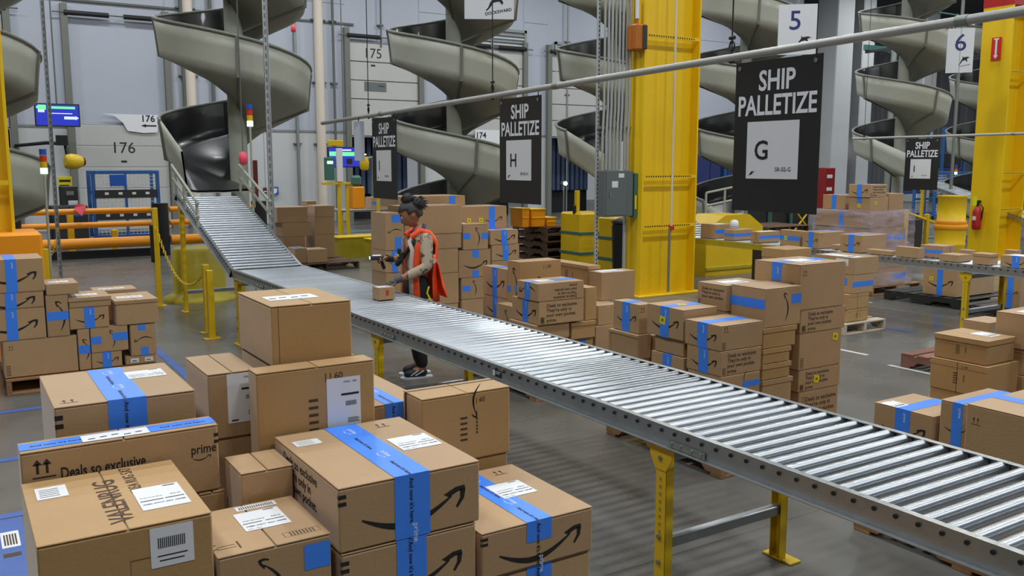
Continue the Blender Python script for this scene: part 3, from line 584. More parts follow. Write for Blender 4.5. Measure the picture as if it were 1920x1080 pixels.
('cardboard_box', 9.0057, 7.75, 0.7545, 0.5, 0.4, 0.12, 'low lidded carton in front of the second conveyor, left of the pale pallet pile', 'boxes stacked on the pale pallet in front of the second conveyor', 'lid', 'kraft'),
('cardboard_box', 9.95, 9.9309, 0.816, 0.4119, 0.3209, 0.2209, 'leftmost box on the second conveyor, next to the yellow column', 'boxes queued on the second roller conveyor', 'htape:Y;label:T,.1,.1,.5,.5', 'card'),
('cardboard_box', 9.95, 9.5539, 0.816, 0.4089, 0.1955, 0.1624, 'blue taped box under the white roll on the second conveyor', 'boxes queued on the second roller conveyor', 'htape:Y;htape:X', 'card'),
('cardboard_box', 9.95, 9.0536, 0.816, 0.4393, 0.1628, 0.1622, 'box with a glossy white top, third from the column on the second conveyor', 'boxes queued on the second roller conveyor', 'htape:Y;label:T,.1,.1,.7,.7;vsmile:X', 'card'),
('cardboard_box', 9.95, 8.3257, 0.816, 0.12, 0.3459, 0.2231, 'box with yellow marks and a blue tab, fourth from the column on the second conveyor', 'boxes queued on the second roller conveyor', 'htape:X;yellow:X,.3,.5', 'card'),
('cardboard_box', 9.95, 7.9943, 0.816, 0.5, 0.2847, 0.2222, 'smile arrow box with a wide plain side, fifth from the column on the second conveyor', 'boxes queued on the second roller conveyor', 'tape:X;smile:X;mark:Y', 'card'),
('cardboard_box', 10.1, 7.78, 0.816, 0.1906, 0.1317, 0.06, 'low lidded box seen between two arrow boxes on the second conveyor', 'boxes queued on the second roller conveyor', 'lid', 'card'),
('cardboard_box', 9.95, 7.3265, 0.816, 0.5071, 0.3331, 0.2257, 'smile arrow box with blue tape in the middle of the second conveyor', 'boxes queued on the second roller conveyor', 'tape:X;smile:X', 'card'),
('cardboard_box', 9.95, 6.8912, 0.816, 0.12, 0.3596, 0.06, 'flat box with an open flap in the middle of the second conveyor', 'boxes queued on the second roller conveyor', 'lid', 'card'),
('cardboard_box', 9.95, 6.5243, 0.816, 0.12, 0.3173, 0.1251, 'plain box left of the blue banded one on the second conveyor', 'boxes queued on the second roller conveyor', '', 'card'),
('cardboard_box', 10.2, 6.3731, 0.816, 0.2786, 0.2951, 0.1473, 'blue banded box with a small arrow behind the two plain ones on the conveyor', 'boxes queued on the second roller conveyor', 'htape:X;vsmile:Y', 'card'),
('cardboard_box', 9.95, 6.0115, 0.816, 0.2613, 0.245, 0.0814, 'plain box in front of the blue banded one on the second conveyor', 'boxes queued on the second roller conveyor', '', 'card'),
('cardboard_box', 9.95, 5.6471, 0.816, 0.1739, 0.1988, 0.1247, 'plain box left of the last arrow box on the second conveyor', 'boxes queued on the second roller conveyor', 'lid', 'card'),
('cardboard_box', 9.95, 5.1804, 0.816, 0.2751, 0.343, 0.1293, 'last smile arrow box at the right edge of the second conveyor', 'boxes queued on the second roller conveyor', 'tape:X;smile:X;label:T,.2,.2,.6,.6', 'card'),
('cardboard_box', 10.35, 6.1105, 0.816, 0.12, 0.1536, 0.109, 'low box at the back of the second conveyor behind the two plain ones', 'boxes queued on the second roller conveyor', '', 'card'),
('cardboard_box', 10.35, 5.5736, 0.816, 0.12, 0.1284, 0.1526, 'low box at the back of the second conveyor by the last arrow box', 'boxes queued on the second roller conveyor', '', 'card'),
('cardboard_box', 11.6, 7.009, 0.143, 0.9101, 0.5026, 0.3755, 'box with a yellow sticker and arrow seen under the second conveyor', 'boxes on the dark pallets beyond the second conveyor', 'tape:X;smile:X;yellow:X,.25,.6', 'card'),
('cardboard_box', 11.3, 5.9939, 0.143, 0.4407, 0.2533, 0.4087, 'arrow box with blue tape right of the yellow leg under the second conveyor', 'boxes on the dark pallets beyond the second conveyor', 'tape:X;smile:X', 'card'),
('cardboard_box', 11.4609, 8.35, 1.4653, 0.4, 0.3669, 0.1913, 'smile arrow box topping the wrapped pallet load', 'boxes under stretch wrap on the tall wrapped pallet', 'tape:X;smile:X;text:Y', 'card'),
('cardboard_box', 11.4777, 8.35, 1.2621, 0.4269, 0.3676, 0.2002, 'box with a small yellow sticker under the topmost box of the wrapped load', 'boxes under stretch wrap on the tall wrapped pallet', 'tape:X,.5;yellow:X,.5,.4;yellow:Y,.3,.6', 'card'),
('cardboard_box', 11.639, 8.9, 1.2621, 0.5386, 0.42, 0.2204, 'low box left of the topmost box on the wrapped load', 'boxes under stretch wrap on the tall wrapped pallet', 'tape:X;rim:Y', 'card'),
('cardboard_box', 11.9528, 8.37, 1.2621, 0.35, 0.5, 0.2537, 'low lidded box right of the topmost box on the wrapped load', 'boxes under stretch wrap on the tall wrapped pallet', 'lid', 'card'),
('cardboard_box', 11.4952, 8.35, 1.0104, 0.8313, 1.0, 0.2487, 'broad box in the upper wrapped layer', 'boxes under stretch wrap on the tall wrapped pallet', 'tape:X', 'card'),
('cardboard_box', 11.5169, 8.35, 0.7079, 0.8483, 1.0, 0.2994, 'blue taped box in the middle wrapped layer', 'boxes under stretch wrap on the tall wrapped pallet', 'htape:Y;htape:X', 'card'),
('cardboard_box', 11.5679, 8.35, 0.3943, 0.8279, 1.0, 0.3106, 'broad plain box in the lower wrapped layer', 'boxes under stretch wrap on the tall wrapped pallet', '', 'card'),
('cardboard_box', 11.6202, 8.35, 0.143, 0.8072, 1.0, 0.2483, 'bottom box of the wrapped load with blue tape at its right end', 'boxes under stretch wrap on the tall wrapped pallet', 'spot:Y,.6,.3,.4,.35', 'card'),
('cardboard_box', 5.2597, 16.6, 0.8578, 0.5997, 0.5, 0.29, 'wide dark brown box topmost left in the shaded stack', 'boxes standing in shade behind the conveyor incline', '', 'card'),
('cardboard_box', 5.3511, 16.6, 0.5855, 0.5622, 0.5, 0.2693, 'dark brown box second from the top left in the shaded stack', 'boxes standing in shade behind the conveyor incline', '', 'card'),
('cardboard_box', 5.3619, 16.6, 0.143, 0.4263, 0.5, 0.4395, 'dark brown box lower left in the shaded stack', 'boxes standing in shade behind the conveyor incline', '', 'card'),
('cardboard_box', 5.9979, 16.6, 0.9381, 0.3979, 0.5, 0.2215, 'topmost box of the right column in the shaded stack', 'boxes standing in shade behind the conveyor incline', 'seam:Y', 'card'),
('cardboard_box', 5.9909, 16.6, 0.5999, 0.3985, 0.5, 0.3351, 'middle box of the right column in the shaded stack', 'boxes standing in shade behind the conveyor incline', '', 'card'),
('cardboard_box', 5.9803, 16.6, 0.143, 0.3993, 0.5, 0.4539, 'bottom box of the right column in the shaded stack', 'boxes standing in shade behind the conveyor incline', '', 'card'),
('cardboard_box', 5.5874, 15.9, 0.143, 0.3694, 0.4, 0.2516, 'small box on the floor side of the shaded stack, its top catching light', 'boxes standing in shade behind the conveyor incline', '', 'card'),
('cardboard_box', 5.3634, 15.95, 0.143, 0.2219, 0.4, 0.2785, 'small box half hidden left of the front box of the shaded stack', 'boxes standing in shade behind the conveyor incline', 'tape:T', 'card'),
('cardboard_box', 6.0534, 17.2, 1.1139, 0.1973, 0.3, 0.1156, 'narrow dark box standing up above the shaded stack', 'boxes standing in shade behind the conveyor incline', '', 'card'),
('cardboard_box', 3.0222, 6.8886, 0.8155, 0.15, 0.13, 0.105, 'small parcel with red tape rolling on the conveyor before the worker', None, 'strip:T;red:Y;label:T,.15,.1,.6,.8', 'card'),
('cardboard_box', 4.4373, 6.056, 0.141, 0.2001, 0.34, 0.1319, 'plain box below the box with a small blue tape tab low at the', 'shipping boxes piled behind the middle of the conveyor', '', 'card'),
('cardboard_box', 4.3607, 9.206, 0.141, 0.6944, 0.44, 0.185, 'plain box below the lower plain box beside the hip of the worker', 'shipping boxes stacked behind the worker', '', 'card'),
('cardboard_box', 4.6981, 6.086, 0.141, 0.1844, 0.39, 0.1898, 'plain box below the tall plain box at the bottom right end of the', 'shipping boxes piled behind the middle of the conveyor', '', 'card'),
('cardboard_box', 4.4053, 3.936, 0.141, 0.2665, 0.29, 0.2002, 'plain box below the plain box near the floor in the tan lidded stack', 'shipping boxes piled behind the conveyor right of the yellow column', '', 'card'),
('cardboard_box', 5.1007, 9.206, 0.141, 0.3041, 0.39, 0.2176, 'plain box below the sideways arrow box with one blue tab, bottom row right', 'shipping boxes stacked behind the worker', '', 'card'),
('cardboard_box', 5.554, 2.6681, 0.141, 0.39, 0.5762, 0.2667, 'plain box below the smile arrow box with a blue tape patch cut by', 'shipping boxes piled at the right beyond the conveyor', '', 'card'),
('cardboard_box', 4.0911, 6.446, 0.141, 0.11, 0.29, 0.3034, 'plain box below the box with a blue tab, bottom left beside the conveyor', 'shipping boxes piled behind the middle of the conveyor', '', 'card'),
('cardboard_box', 4.004, 1.8874, 0.141, 0.49, 0.4361, 0.3104, 'plain box below the large plain sided box with up arrows cut by the', 'shipping boxes piled at the right beyond the conveyor', '', 'card'),
('cardboard_box', 3.954, 3.863, 0.141, 0.3339, 0.2832, 0.3198, 'plain box below the box with a blue corner tab third in the front', 'shipping boxes piled behind the conveyor right of the yellow column', '', 'card'),
('cardboard_box', 4.104, 2.5575, 0.141, 0.33, 0.3286, 0.3555, 'plain box below the front left box with blue tape beside the conveyor at', 'shipping boxes piled at the right beyond the conveyor', '', 'card'),
('cardboard_box', 4.0245, 6.026, 0.141, 0.3403, 0.39, 0.366, 'plain box below the plain box below the lettered boxes, front left in the', 'shipping boxes piled behind the middle of the conveyor', '', 'card'),
('cardboard_box', 4.124, 2.3572, 0.141, 0.41, 0.17, 0.3951, 'plain box below the box with a wide vertical blue tape band second from', 'shipping boxes piled at the right beyond the conveyor', '', 'card'),
('cardboard_box', 4.254, 6.8238, 0.141, 0.13, 0.41, 0.4047, 'plain box below the box under the cross arrow one at the left of', 'shipping boxes piled behind the middle of the conveyor', '', 'card'),
('cardboard_box', 4.104, 4.666, 0.141, 0.1149, 0.13, 0.209, 'lowest plain box below the small narrow box between two plain boxes near the conveyor', 'shipping boxes piled behind the conveyor right of the yellow column', '', 'kraft'),
('cardboard_box', 4.104, 4.666, 0.351, 0.1149, 0.13, 0.209, 'plain box below the small narrow box between two plain boxes near the conveyor', 'shipping boxes piled behind the conveyor right of the yellow column', '', 'kraft'),
('cardboard_box', 3.954, 4.1951, 0.141, 0.217, 0.3036, 0.209, 'lowest plain box below the box with a blue tape tab low behind the conveyor', 'shipping boxes piled behind the conveyor right of the yellow column', '', 'card'),
('cardboard_box', 3.954, 4.1951, 0.351, 0.217, 0.3036, 0.209, 'plain box below the box with a blue tape tab low behind the conveyor', 'shipping boxes piled behind the conveyor right of the yellow column', '', 'card'),
('cardboard_box', 5.174, 2.9029, 0.141, 0.33, 0.3553, 0.2095, 'lowest plain box below the wide printed tan carton under the lidded one at the', 'shipping boxes piled at the right beyond the conveyor', '', 'kraft'),
('cardboard_box', 5.174, 2.9029, 0.3515, 0.33, 0.3553, 0.2095, 'plain box below the wide printed tan carton under the lidded one at the', 'shipping boxes piled at the right beyond the conveyor', '', 'kraft'),
('cardboard_box', 3.954, 4.6508, 0.141, 0.11, 0.3048, 0.2368, 'lowest plain box below the open topped looking plain box under the left front arrow', 'shipping boxes piled behind the conveyor right of the yellow column', '', 'card'),
('cardboard_box', 3.954, 4.6508, 0.3788, 0.11, 0.3048, 0.2368, 'plain box below the open topped looking plain box under the left front arrow', 'shipping boxes piled behind the conveyor right of the yellow column', '', 'card'),
('cardboard_box', 1.1863, 2.0232, 0.141, 0.3542, 0.4, 0.2378, 'lowest plain box below the box under the low taped one at the right front', 'shipping boxes piled on the pallets in the foreground', '', 'card'),
('cardboard_box', 1.1863, 2.0232, 0.3798, 0.3542, 0.4, 0.2378, 'plain box below the box under the low taped one at the right front', 'shipping boxes piled on the pallets in the foreground', '', 'card'),
('cardboard_box', 6.604, 3.7173, 0.001, 0.29, 0.1984, 0.3099, 'lowest plain box below the small box behind the tan cartons, beside the yellow conveyor', 'shipping boxes piled at the right beyond the conveyor', '', 'card'),
('cardboard_box', 6.604, 3.7173, 0.3119, 0.29, 0.1984, 0.3099, 'plain box below the small box behind the tan cartons, beside the yellow conveyor', 'shipping boxes piled at the right beyond the conveyor', '', 'card'),
('cardboard_box', 4.2514, 6.606, 0.141, 0.4329, 0.2, 0.2733, 'lowest plain box below the tan box with a sideways arrow and two blue tabs,', 'shipping boxes piled behind the middle of the conveyor', '', 'kraft'),
('cardboard_box', 4.2514, 6.606, 0.4153, 0.4329, 0.2, 0.2733, 'plain box below the tan box with a sideways arrow and two blue tabs,', 'shipping boxes piled behind the middle of the conveyor', '', 'kraft'),
('cardboard_box', 5.5201, 9.206, 0.141, 0.3246, 0.39, 0.2733, 'lowest plain box below the low plain box at the foot of the arrow box', 'shipping boxes stacked behind the worker', '', 'card'),
('cardboard_box', 5.5201, 9.206, 0.4153, 0.3246, 0.39, 0.2733, 'plain box below the low plain box at the foot of the arrow box', 'shipping boxes stacked behind the worker', '', 'card'),
('cardboard_box', 1.1573, 9.306, 0.141, 0.3611, 0.29, 0.2767, 'lowest plain box below the flat box with raised flaps at the back of the', 'shipping boxes piled on the left pallet', '', 'card'),
('cardboard_box', 1.1573, 9.306, 0.4187, 0.3611, 0.29, 0.2767, 'plain box below the flat box with raised flaps at the back of the', 'shipping boxes piled on the left pallet', '', 'card'),
('cardboard_box', 4.1324, 9.206, 0.141, 0.219, 0.39, 0.2987, 'lowest plain box below the box with blue tape under the spot taped box left', 'shipping boxes stacked behind the worker', '', 'card'),
('cardboard_box', 4.1324, 9.206, 0.4407, 0.219, 0.39, 0.2987, 'plain box below the box with blue tape under the spot taped box left', 'shipping boxes stacked behind the worker', '', 'card'),
('cardboard_box', 9.0097, 7.756, 0.001, 0.49, 0.39, 0.3757, 'lowest plain box below the low lidded carton in front of the second conveyor, left', 'boxes stacked on the pale pallet in front of the second conveyor', '', 'kraft'),
('cardboard_box', 9.0097, 7.756, 0.3777, 0.49, 0.39, 0.3757, 'plain box below the low lidded carton in front of the second conveyor, left', 'boxes stacked on the pale pallet in front of the second conveyor', '', 'kraft'),
('cardboard_box', 0.7715, 2.015, 0.141, 0.374, 0.4, 0.3335, 'lowest plain box below the taped smile arrow box directly under the large topmost box', 'shipping boxes piled on the pallets in the foreground', '', 'card'),
('cardboard_box', 0.7715, 2.015, 0.4755, 0.374, 0.4, 0.3335, 'plain box below the taped smile arrow box directly under the large topmost box', 'shipping boxes piled on the pallets in the foreground', '', 'card'),
('cardboard_box', 4.9276, 6.506, 0.141, 0.12, 0.6146, 0.3425, 'lowest plain box below the open edged tan carton turned end on at the top', 'shipping boxes piled behind the middle of the conveyor', '', 'kraft'),
('cardboard_box', 4.9276, 6.506, 0.4845, 0.12, 0.6146, 0.3425, 'plain box below the open edged tan carton turned end on at the top', 'shipping boxes piled behind the middle of the conveyor', '', 'kraft'),
('cardboard_box', 0.4736, 2.015, 0.141, 0.262, 0.2853, 0.3494, 'lowest plain box below the box with a shipping label on top, between the rug', 'shipping boxes piled on the pallets in the foreground', '', 'card'),
('cardboard_box', 0.4736, 2.015, 0.4914, 0.262, 0.2853, 0.3494, 'plain box below the box with a shipping label on top, between the rug', 'shipping boxes piled on the pallets in the foreground', '', 'card'),
('cardboard_box', 0.537, 2.4578, 0.141, 0.1, 0.08, 0.3647, 'lowest plain box below the small brown box wedged between the rug carton and the', 'shipping boxes piled on the pallets in the foreground', '', 'card'),
('cardboard_box', 0.537, 2.4578, 0.5067, 0.1, 0.08, 0.3647, 'plain box below the small brown box wedged between the rug carton and the', 'shipping boxes piled on the pallets in the foreground', '', 'card'),
('cardboard_box', 0.1119, 2.015, 0.141, 0.3436, 0.422, 0.3772, 'lowest plain box below the yellowish rug carton with dark lettering on top and a', 'shipping boxes piled on the pallets in the foreground', '', 'kraft'),
('cardboard_box', 0.1119, 2.015, 0.5192, 0.3436, 0.422, 0.3772, 'plain box below the yellowish rug carton with dark lettering on top and a', 'shipping boxes piled on the pallets in the foreground', '', 'kraft'),
('cardboard_box', 1.1069, 2.6628, 0.141, 0.2114, 0.482, 0.3877, 'lowest plain box below the box with blue tape seen between the upright tan box', 'shipping boxes piled on the pallets in the foreground', '', 'card'),
('cardboard_box', 1.1069, 2.6628, 0.5297, 0.2114, 0.482, 0.3877, 'plain box below the box with blue tape seen between the upright tan box', 'shipping boxes piled on the pallets in the foreground', '', 'card'),
('cardboard_box', 0.619, 2.3348, 0.8723, 0.132, 0.154, 0.095, 'plain box below the squat brown box with a lighter tape patch, under the', 'shipping boxes piled on the pallets in the foreground', '', 'card'),
('cardboard_box', 4.364, 4.2423, 0.141, 0.3902, 0.2598, 0.4145, 'lowest plain box below the lettered box behind the blue banded one in the pile', 'shipping boxes piled behind the conveyor right of the yellow column', '', 'card'),
('cardboard_box', 4.364, 4.2423, 0.5565, 0.3902, 0.2598, 0.4145, 'plain box below the lettered box behind the blue banded one in the pile', 'shipping boxes piled behind the conveyor right of the yellow column', '', 'card'),
('cardboard_box', 1.2427, 2.507, 0.141, 0.3207, 0.1298, 0.4173, 'lowest plain box below the tan carton with a dark open seam along its top,', 'shipping boxes piled on the pallets in the foreground', '', 'kraft'),
('cardboard_box', 1.2427, 2.507, 0.5593, 0.3207, 0.1298, 0.4173, 'plain box below the tan carton with a dark open seam along its top,', 'shipping boxes piled on the pallets in the foreground', '', 'kraft'),
('cardboard_box', 0.7261, 2.5316, 0.141, 0.3559, 0.08, 0.4636, 'lowest plain box below the upright tan box with a tall shipping label, standing on', 'shipping boxes piled on the pallets in the foreground', '', 'kraft'),
('cardboard_box', 0.7261, 2.5316, 0.6056, 0.3559, 0.08, 0.4636, 'plain box below the upright tan box with a tall shipping label, standing on', 'shipping boxes piled on the pallets in the foreground', '', 'kraft'),
('cardboard_box', 0.2106, 2.6254, 0.141, 0.3544, 0.4165, 0.4746, 'lowest plain box below the wide closed box with one broad blue tape band, behind', 'shipping boxes piled on the pallets in the foreground', '', 'card'),
('cardboard_box', 0.2106, 2.6254, 0.6166, 0.3544, 0.4165, 0.4746, 'plain box below the wide closed box with one broad blue tape band, behind', 'shipping boxes piled on the pallets in the foreground', '', 'card'),
('cardboard_box', 6.0574, 17.206, 0.001, 0.1873, 0.29, 0.5555, 'lowest plain box below the narrow dark box standing up above the shaded stack', 'boxes standing in shade behind the conveyor incline', '', 'card'),
('cardboard_box', 6.0574, 17.206, 0.5575, 0.1873, 0.29, 0.5555, 'plain box below the narrow dark box standing up above the shaded stack', 'boxes standing in shade behind the conveyor incline', '', 'card'),
('cardboard_box', 0.6171, 2.6464, 0.141, 0.1325, 0.2751, 0.4985, 'lowest plain box below the scuffed brown box with a white label on its front', 'shipping boxes piled on the pallets in the foreground', '', 'card'),
('cardboard_box', 0.6171, 2.6464, 0.6405, 0.1325, 0.2751, 0.4985, 'plain box below the scuffed brown box with a white label on its front', 'shipping boxes piled on the pallets in the foreground', '', 'card'),
('cardboard_box', 0.8093, 2.6382, 0.141, 0.2452, 0.3532, 0.5978, 'lowest plain box below the plain tan carton with a torn label strip, the highest', 'shipping boxes piled on the pallets in the foreground', '', 'kraft'),
('cardboard_box', 0.8093, 2.6382, 0.7398, 0.2452, 0.3532, 0.5978, 'plain box below the plain tan carton with a torn label strip, the highest', 'shipping boxes piled on the pallets in the foreground', '', 'kraft'),
]
PALLETS=[
(0.03, 1.97, 1.02, 1.12, 'wooden pallet under the left half of the foreground pile', 'wood'),
(1.08, 1.97, 0.9, 1.12, 'wooden pallet under the right half of the foreground pile', 'wood'),
(0.33, 8.55, 1.22, 1.1, 'wooden pallet under the left pile of boxes', 'wood'),
(4.12, 9.18, 0.9, 1.15, 'pallet under the boxes directly behind the worker', 'wood'),
(5.05, 9.18, 0.9, 1.15, 'pallet under the arrow boxes right of the worker', 'wood'),
(4.02, 6.0, 1.22, 1.22, 'pallet under the middle pile beyond the conveyor', 'wood'),
(3.97, 3.85, 1.3, 1.15, 'pallet under the pile right of the yellow column', 'wood'),
(4.02, 1.7, 1.1, 1.22, 'pallet under the near right pile beside the conveyor', 'wood'),
(5.16, 2.55, 0.95, 1.22, 'pallet under the tan cartons at the right edge', 'wood'),
(7.75, 4.1, 1.1, 1.1, 'empty weathered brown pallet lying on the floor at the right', 'reddish wood'),
(8.6, 6.5, 0.75, 1.2, 'pale pallet with arched feet under the tan cartons', 'pale wood'),
(11.5, 6.85, 1.3, 1.2, 'dark plastic pallet under the yellow stickered box beyond the second conveyor', 'dark plastic'),
(11.2, 5.5, 1.1, 1.2, 'dark pallet at the right edge beyond the second conveyor', 'dark plastic'),
(5.3, 15.8, 1.25, 1.4, 'dark wooden pallet under the shaded box stack', 'dark wood'),
(11.57, 8.3, 1.2, 1.1, 'pallet under the stretch wrapped load', 'wood'),
]

# ------------------------------------------------------------------ structure
def struct(o,kind='structure'): o['kind']=kind; return o
mb=MB(); mb.box(-22,-16,-.25,62,40,0); floor=struct(mb.build('floor',M['floor']))
# saw-cut joints of the slab as thin recessed-looking filler strips
for k,x in enumerate((-4,0.85,5.6,10.9,16.2,21.5)):
    mb=MB(); mb.box(x-.006,-6,0,x+.006,30,.0015); mb.build('floor_joint',M['seam'],floor)
for k,y in enumerate((-2,3.2,8.4,13.6,18.8,24)):
    mb=MB(); mb.box(-8,y-.006,0,40,y+.006,.0012); mb.build('floor_joint',M['seam'],floor)
DOORS=[(-.95,1.79,2.95,None),(3.23,5.97,0,'176'),(11.7,14.44,2.9,'175'),(16.05,18.8,3.0,'174'),(19.9,22.64,3.0,'173'),(24.6,27.3,0,'172')]
WYY=29.0
mb=MB(); 
xs=[-22]+[v for d in DOORS for v in d[:2]]+[34]
for i in range(0,len(xs),2): mb.box(xs[i],WYY,0,xs[i+1],WYY+.25,11)
for d in DOORS: mb.box(d[0],WYY,(d[2] or 3.1),d[1],WYY+.25,11)
wb=struct(mb.build('wall_back',M['wall']))
# lighter lower wall panels (each panel between joints is a piece)
def wpanel(x0,x1,z0,z1,m='wallw',e=.02): 
    b=MB(); b.cbox(x0+.008,WYY-e,z0+.008,x1-.008,WYY-.001,z1-.008,.006); return b.build('wall_panel',M[m],wb)
for i in range(0,len(xs)-1,2):
    a,b_=xs[i],xs[i+1]; 
    if b_-a<.3: continue
    n=max(1,round((b_-a)/2.9)); 
    if a<-10: a=-9; n=3
    for k in range(n):
        u0=a+(b_-a)*k/n; u1=a+(b_-a)*(k+1)/n
        wpanel(u0,u1,0.02,3.05); wpanel(u0,u1,3.05,7.2,'wall'); wpanel(u0,u1,7.2,10.95,'wall')
mb=MB(); mb.box(-22,WYY-.05,3.0,34,WYY-.021,3.06); struct(mb.build('trim_1',M['galvd']))
# dock doors
nd=0
for (x0,x1,lift,num) in DOORS:
    nd+=1
    d=struct(empty('door_%d'%nd,((x0+x1)/2,WYY+.1,0))); w_=x1-x0
    for s in (-1,1):
        b=MB(); b.box(s*w_/2-.09,-.30,0,s*w_/2+.09,-.101,6.45); b.build('door_track',M['lip'],d)
    b=MB(); b.tube([(-w_/2,-.3,6.2),(-.2,-.3,6.2)],.07,10); b.build('torsion_spring',M['black'],d); b=MB(); b.tube([(.2,-.3,6.2),(w_/2,-.3,6.2)],.07,10); b.build('torsion_spring',M['black'],d); b=MB(); b.tube([(-w_/2-.3,-.3,6.2),(w_/2+.3,-.3,6.2)],.02,8); b.build('spring_shaft',M['seam'],d)
    n=5
    for k in range(n):
        z0=lift+k*.62; b=MB(); b.cbox(-w_/2+.1,-.20,z0+.012,w_/2-.1,-.135,z0+.608,.012); p=b.build('door_panel',M['door'],d)
    if lift>0:
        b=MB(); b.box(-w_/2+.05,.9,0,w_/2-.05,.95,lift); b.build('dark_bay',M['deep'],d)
        # trailer wall ribs
        for k in range(11):
            xx=-w_/2+.2+k*(w_-.4)/10; b=MB(); b.cbox(xx-.08,.72,.9,xx+.08,.88,lift-.05,.02); b.build('trailer_rib',M['curtain'],d)
    if num:
        b=MB(); F=Face((0,-.202,0),(1,0,0),(0,0,1)); zz=lift+2.42-.12 if lift==0 else lift+2.62
        if num=='176': zz=2.28
        uu=-.42 if num=='175' else 0; F.text(b,num,uu,zz,.46,bold=.0,align='CENTER'); F.rect(b,uu-.08,zz-.28,uu+.08,zz-.22)
        b.build('door_number',M['ink'],d)
    if num=='175':
        b=MB(); b.box(-.75,-.215,4.42,.05,-.201,4.72); b.build('window_pane',M['panel'],d)
# louvred wall openings above doors 174 / 173
for i,(x0,x1,z0,z1) in enumerate(((15.9,18.9,5.35,6.9),(20.2,23.6,5.0,6.6))):
    wn=struct(empty('window_%d'%(i+1),((x0+x1)/2,WYY-.03,z0))); W=x1-x0; Hh=z1-z0
    b=MB(); b.box(-W/2,-.06,0,-W/2+.1,-.0,Hh); b.box(W/2-.1,-.06,0,W/2,0,Hh); b.box(-W/2,-.06,Hh-.1,W/2,0,Hh); b.box(-W/2,-.06,0,W/2,0,.08); b.box(-.05,-.06,0,.05,0,Hh); b.build('window_frame',M['galvd'],wn)
    for k in range(11):
        z=.12+k*(Hh-.25)/11; b=MB(); b.box(-W/2+.1,-.05,z,W/2-.1,-.01,z+.06,Matrix.Translation((0,0,0))); b.build('louvre_slat',M['wallw'] if k%2 else M['galvd'],wn)
# side and rear walls, ceiling
mb=MB(); mb.box(-22.25,-16,0,-22,29,11); struct(mb.build('wall_left',M['wall']))
mb=MB(); mb.box(-22,-16.25,0,62,-16,11); struct(mb.build('wall_front',M['wall']))
mb=MB(); mb.box(62,-16,0,62.25,40,11); struct(mb.build('wall_right',M['wall']))
mb=MB(); mb.box(34,36,0,62,36.25,11); wf=struct(mb.build('wall_far',M['wall']))
mb=MB(); mb.box(34,29,0,34.25,36,11); struct(mb.build('wall_jog',M['wallw']))
for k in range(9):
    x=34.5+k*3; b=MB(); b.cbox(x,35.5,0,x+.9,36,10.9,.05); b.build('wall_pilaster',M['wallw'],wf)
mb=MB(); mb.box(-22,-16,11,62,40,11.2); ce=struct(mb.build('ceiling',M['deck']))
for i,(x,y) in enumerate(LAMP_SPOTS):
    e=empty('ceiling_light',(x,y,10.24)); e['kind']='structure'
    b=MB(); b.box(-.82,-.37,0,.82,.37,.12); b.build('housing',M['lamp_fix'],e)
    b=MB(); b.cyl((0,0,.12),(0,0,.76),.02,6); b.build('hanger',M['galvd'],e)
# floor tape
def ftape(px,m,label,wd):
    b=MB(); (x0,y0,x1,y1)=px; b.box(x0,y0,.0016,x1,y1,.0026); return tag(b.build('floor_tape',M['ftape' if m=='tape' else 'fline']),label,'tape')
ftape((-1.5,7.95,.75,8.03),'tape','blue floor tape line just in front of the left pallet','')
ftape((-1.5,6.62,.32,6.70),'tape','worn blue floor tape line behind the foreground pile at the left edge','')
ftape((-1.5,5.52,.34,5.60),'tape','blue floor tape crossing the end of the wide lettered tape','')
ftape((7.90,5.70,7.96,6.05),'white','short white floor line behind the tallest stack','')
ftape((7.68,4.75,7.735,5.3),'white','white floor line along the weathered brown pallet','')
ftape((1.75,8.1,1.83,10.2),'tape','blue floor tape right of the left pile','')
ftape((9.44,6.2,9.5,6.9),'tape','faded blue floor mark beside the pale pallet','')
ftape((11.0,7.9,11.06,9.0),'white','faint white floor line beyond the second conveyor','')
ftape((.09,3.4,.235,5.51),'tape','wide blue floor tape with a worn white label, lower left corner','')
b=MB(); b.box(.12,5.07,.0027,.205,5.30,.0034); o=b.build('floor_label',M['white']); tag(o,'scuffed white sticker on the wide blue floor tape','sticker')
b=MB(); F=Face((.12,4.94,.0034),(1,0,0),(0,1,0)); F.rect(b,.0,.0,.08,.05,.0); 
for k in range(5): F.rect(b,.012+.013*k,.16,.020+.013*k,.32,.0005)
b.build('label_print',M['inksoft'],o)
# ------------------------------------------------------------------ yellow building columns
def column(x,y,wx,fy,label,z1=9.8,redband=None,base=None):
    e=empty('steel_column',(x,y,0),label,'column')
    t=.03
    b=MB(); b.cbox(0,0,.03,t,fy,z1,.004); b.build('flange',M['yelcol'],e)
    b=MB(); b.cbox(wx-t,0,.03,wx,fy,z1,.004); b.build('flange',M['yelcol'],e)
    b=MB(); b.box(t,fy*.45,.03,wx-t,fy*.45+.02,z1); b.build('web',M['yelcol'],e)
    b=MB(); b.cbox(-.08,-.08,0,wx+.08,fy+.08,.03,.005); b.build('base_plate',M['yelcol'],e)
    for z in (1.02,1.75,3.75,5.6):
        b=MB(); b.box(t+.02,-.004,z,wx-t-.02,.0,z+.045); b.box(t,0,z,wx-t,.02,z+.045)
        r=b.build('strut_channel',M['yelcol'],e)
        b=MB(); 
        for k in range(int((wx-.1)/.045)-1): b.box(t+.04+k*.045,-.0055,z+.012,t+.062+k*.045,-.0042,z+.033)
        b.build('slots',M['black'],r)
    if redband:
        b=MB(); b.box(-.004,-.004,redband,wx+.004,fy+.004,redband+1.2); b.build('red_band',M['red'],e)
    return e
c1=column(8.58,10.06,1.08,.34,'wide yellow steel column behind the conveyor, left of the largest hanging sign')
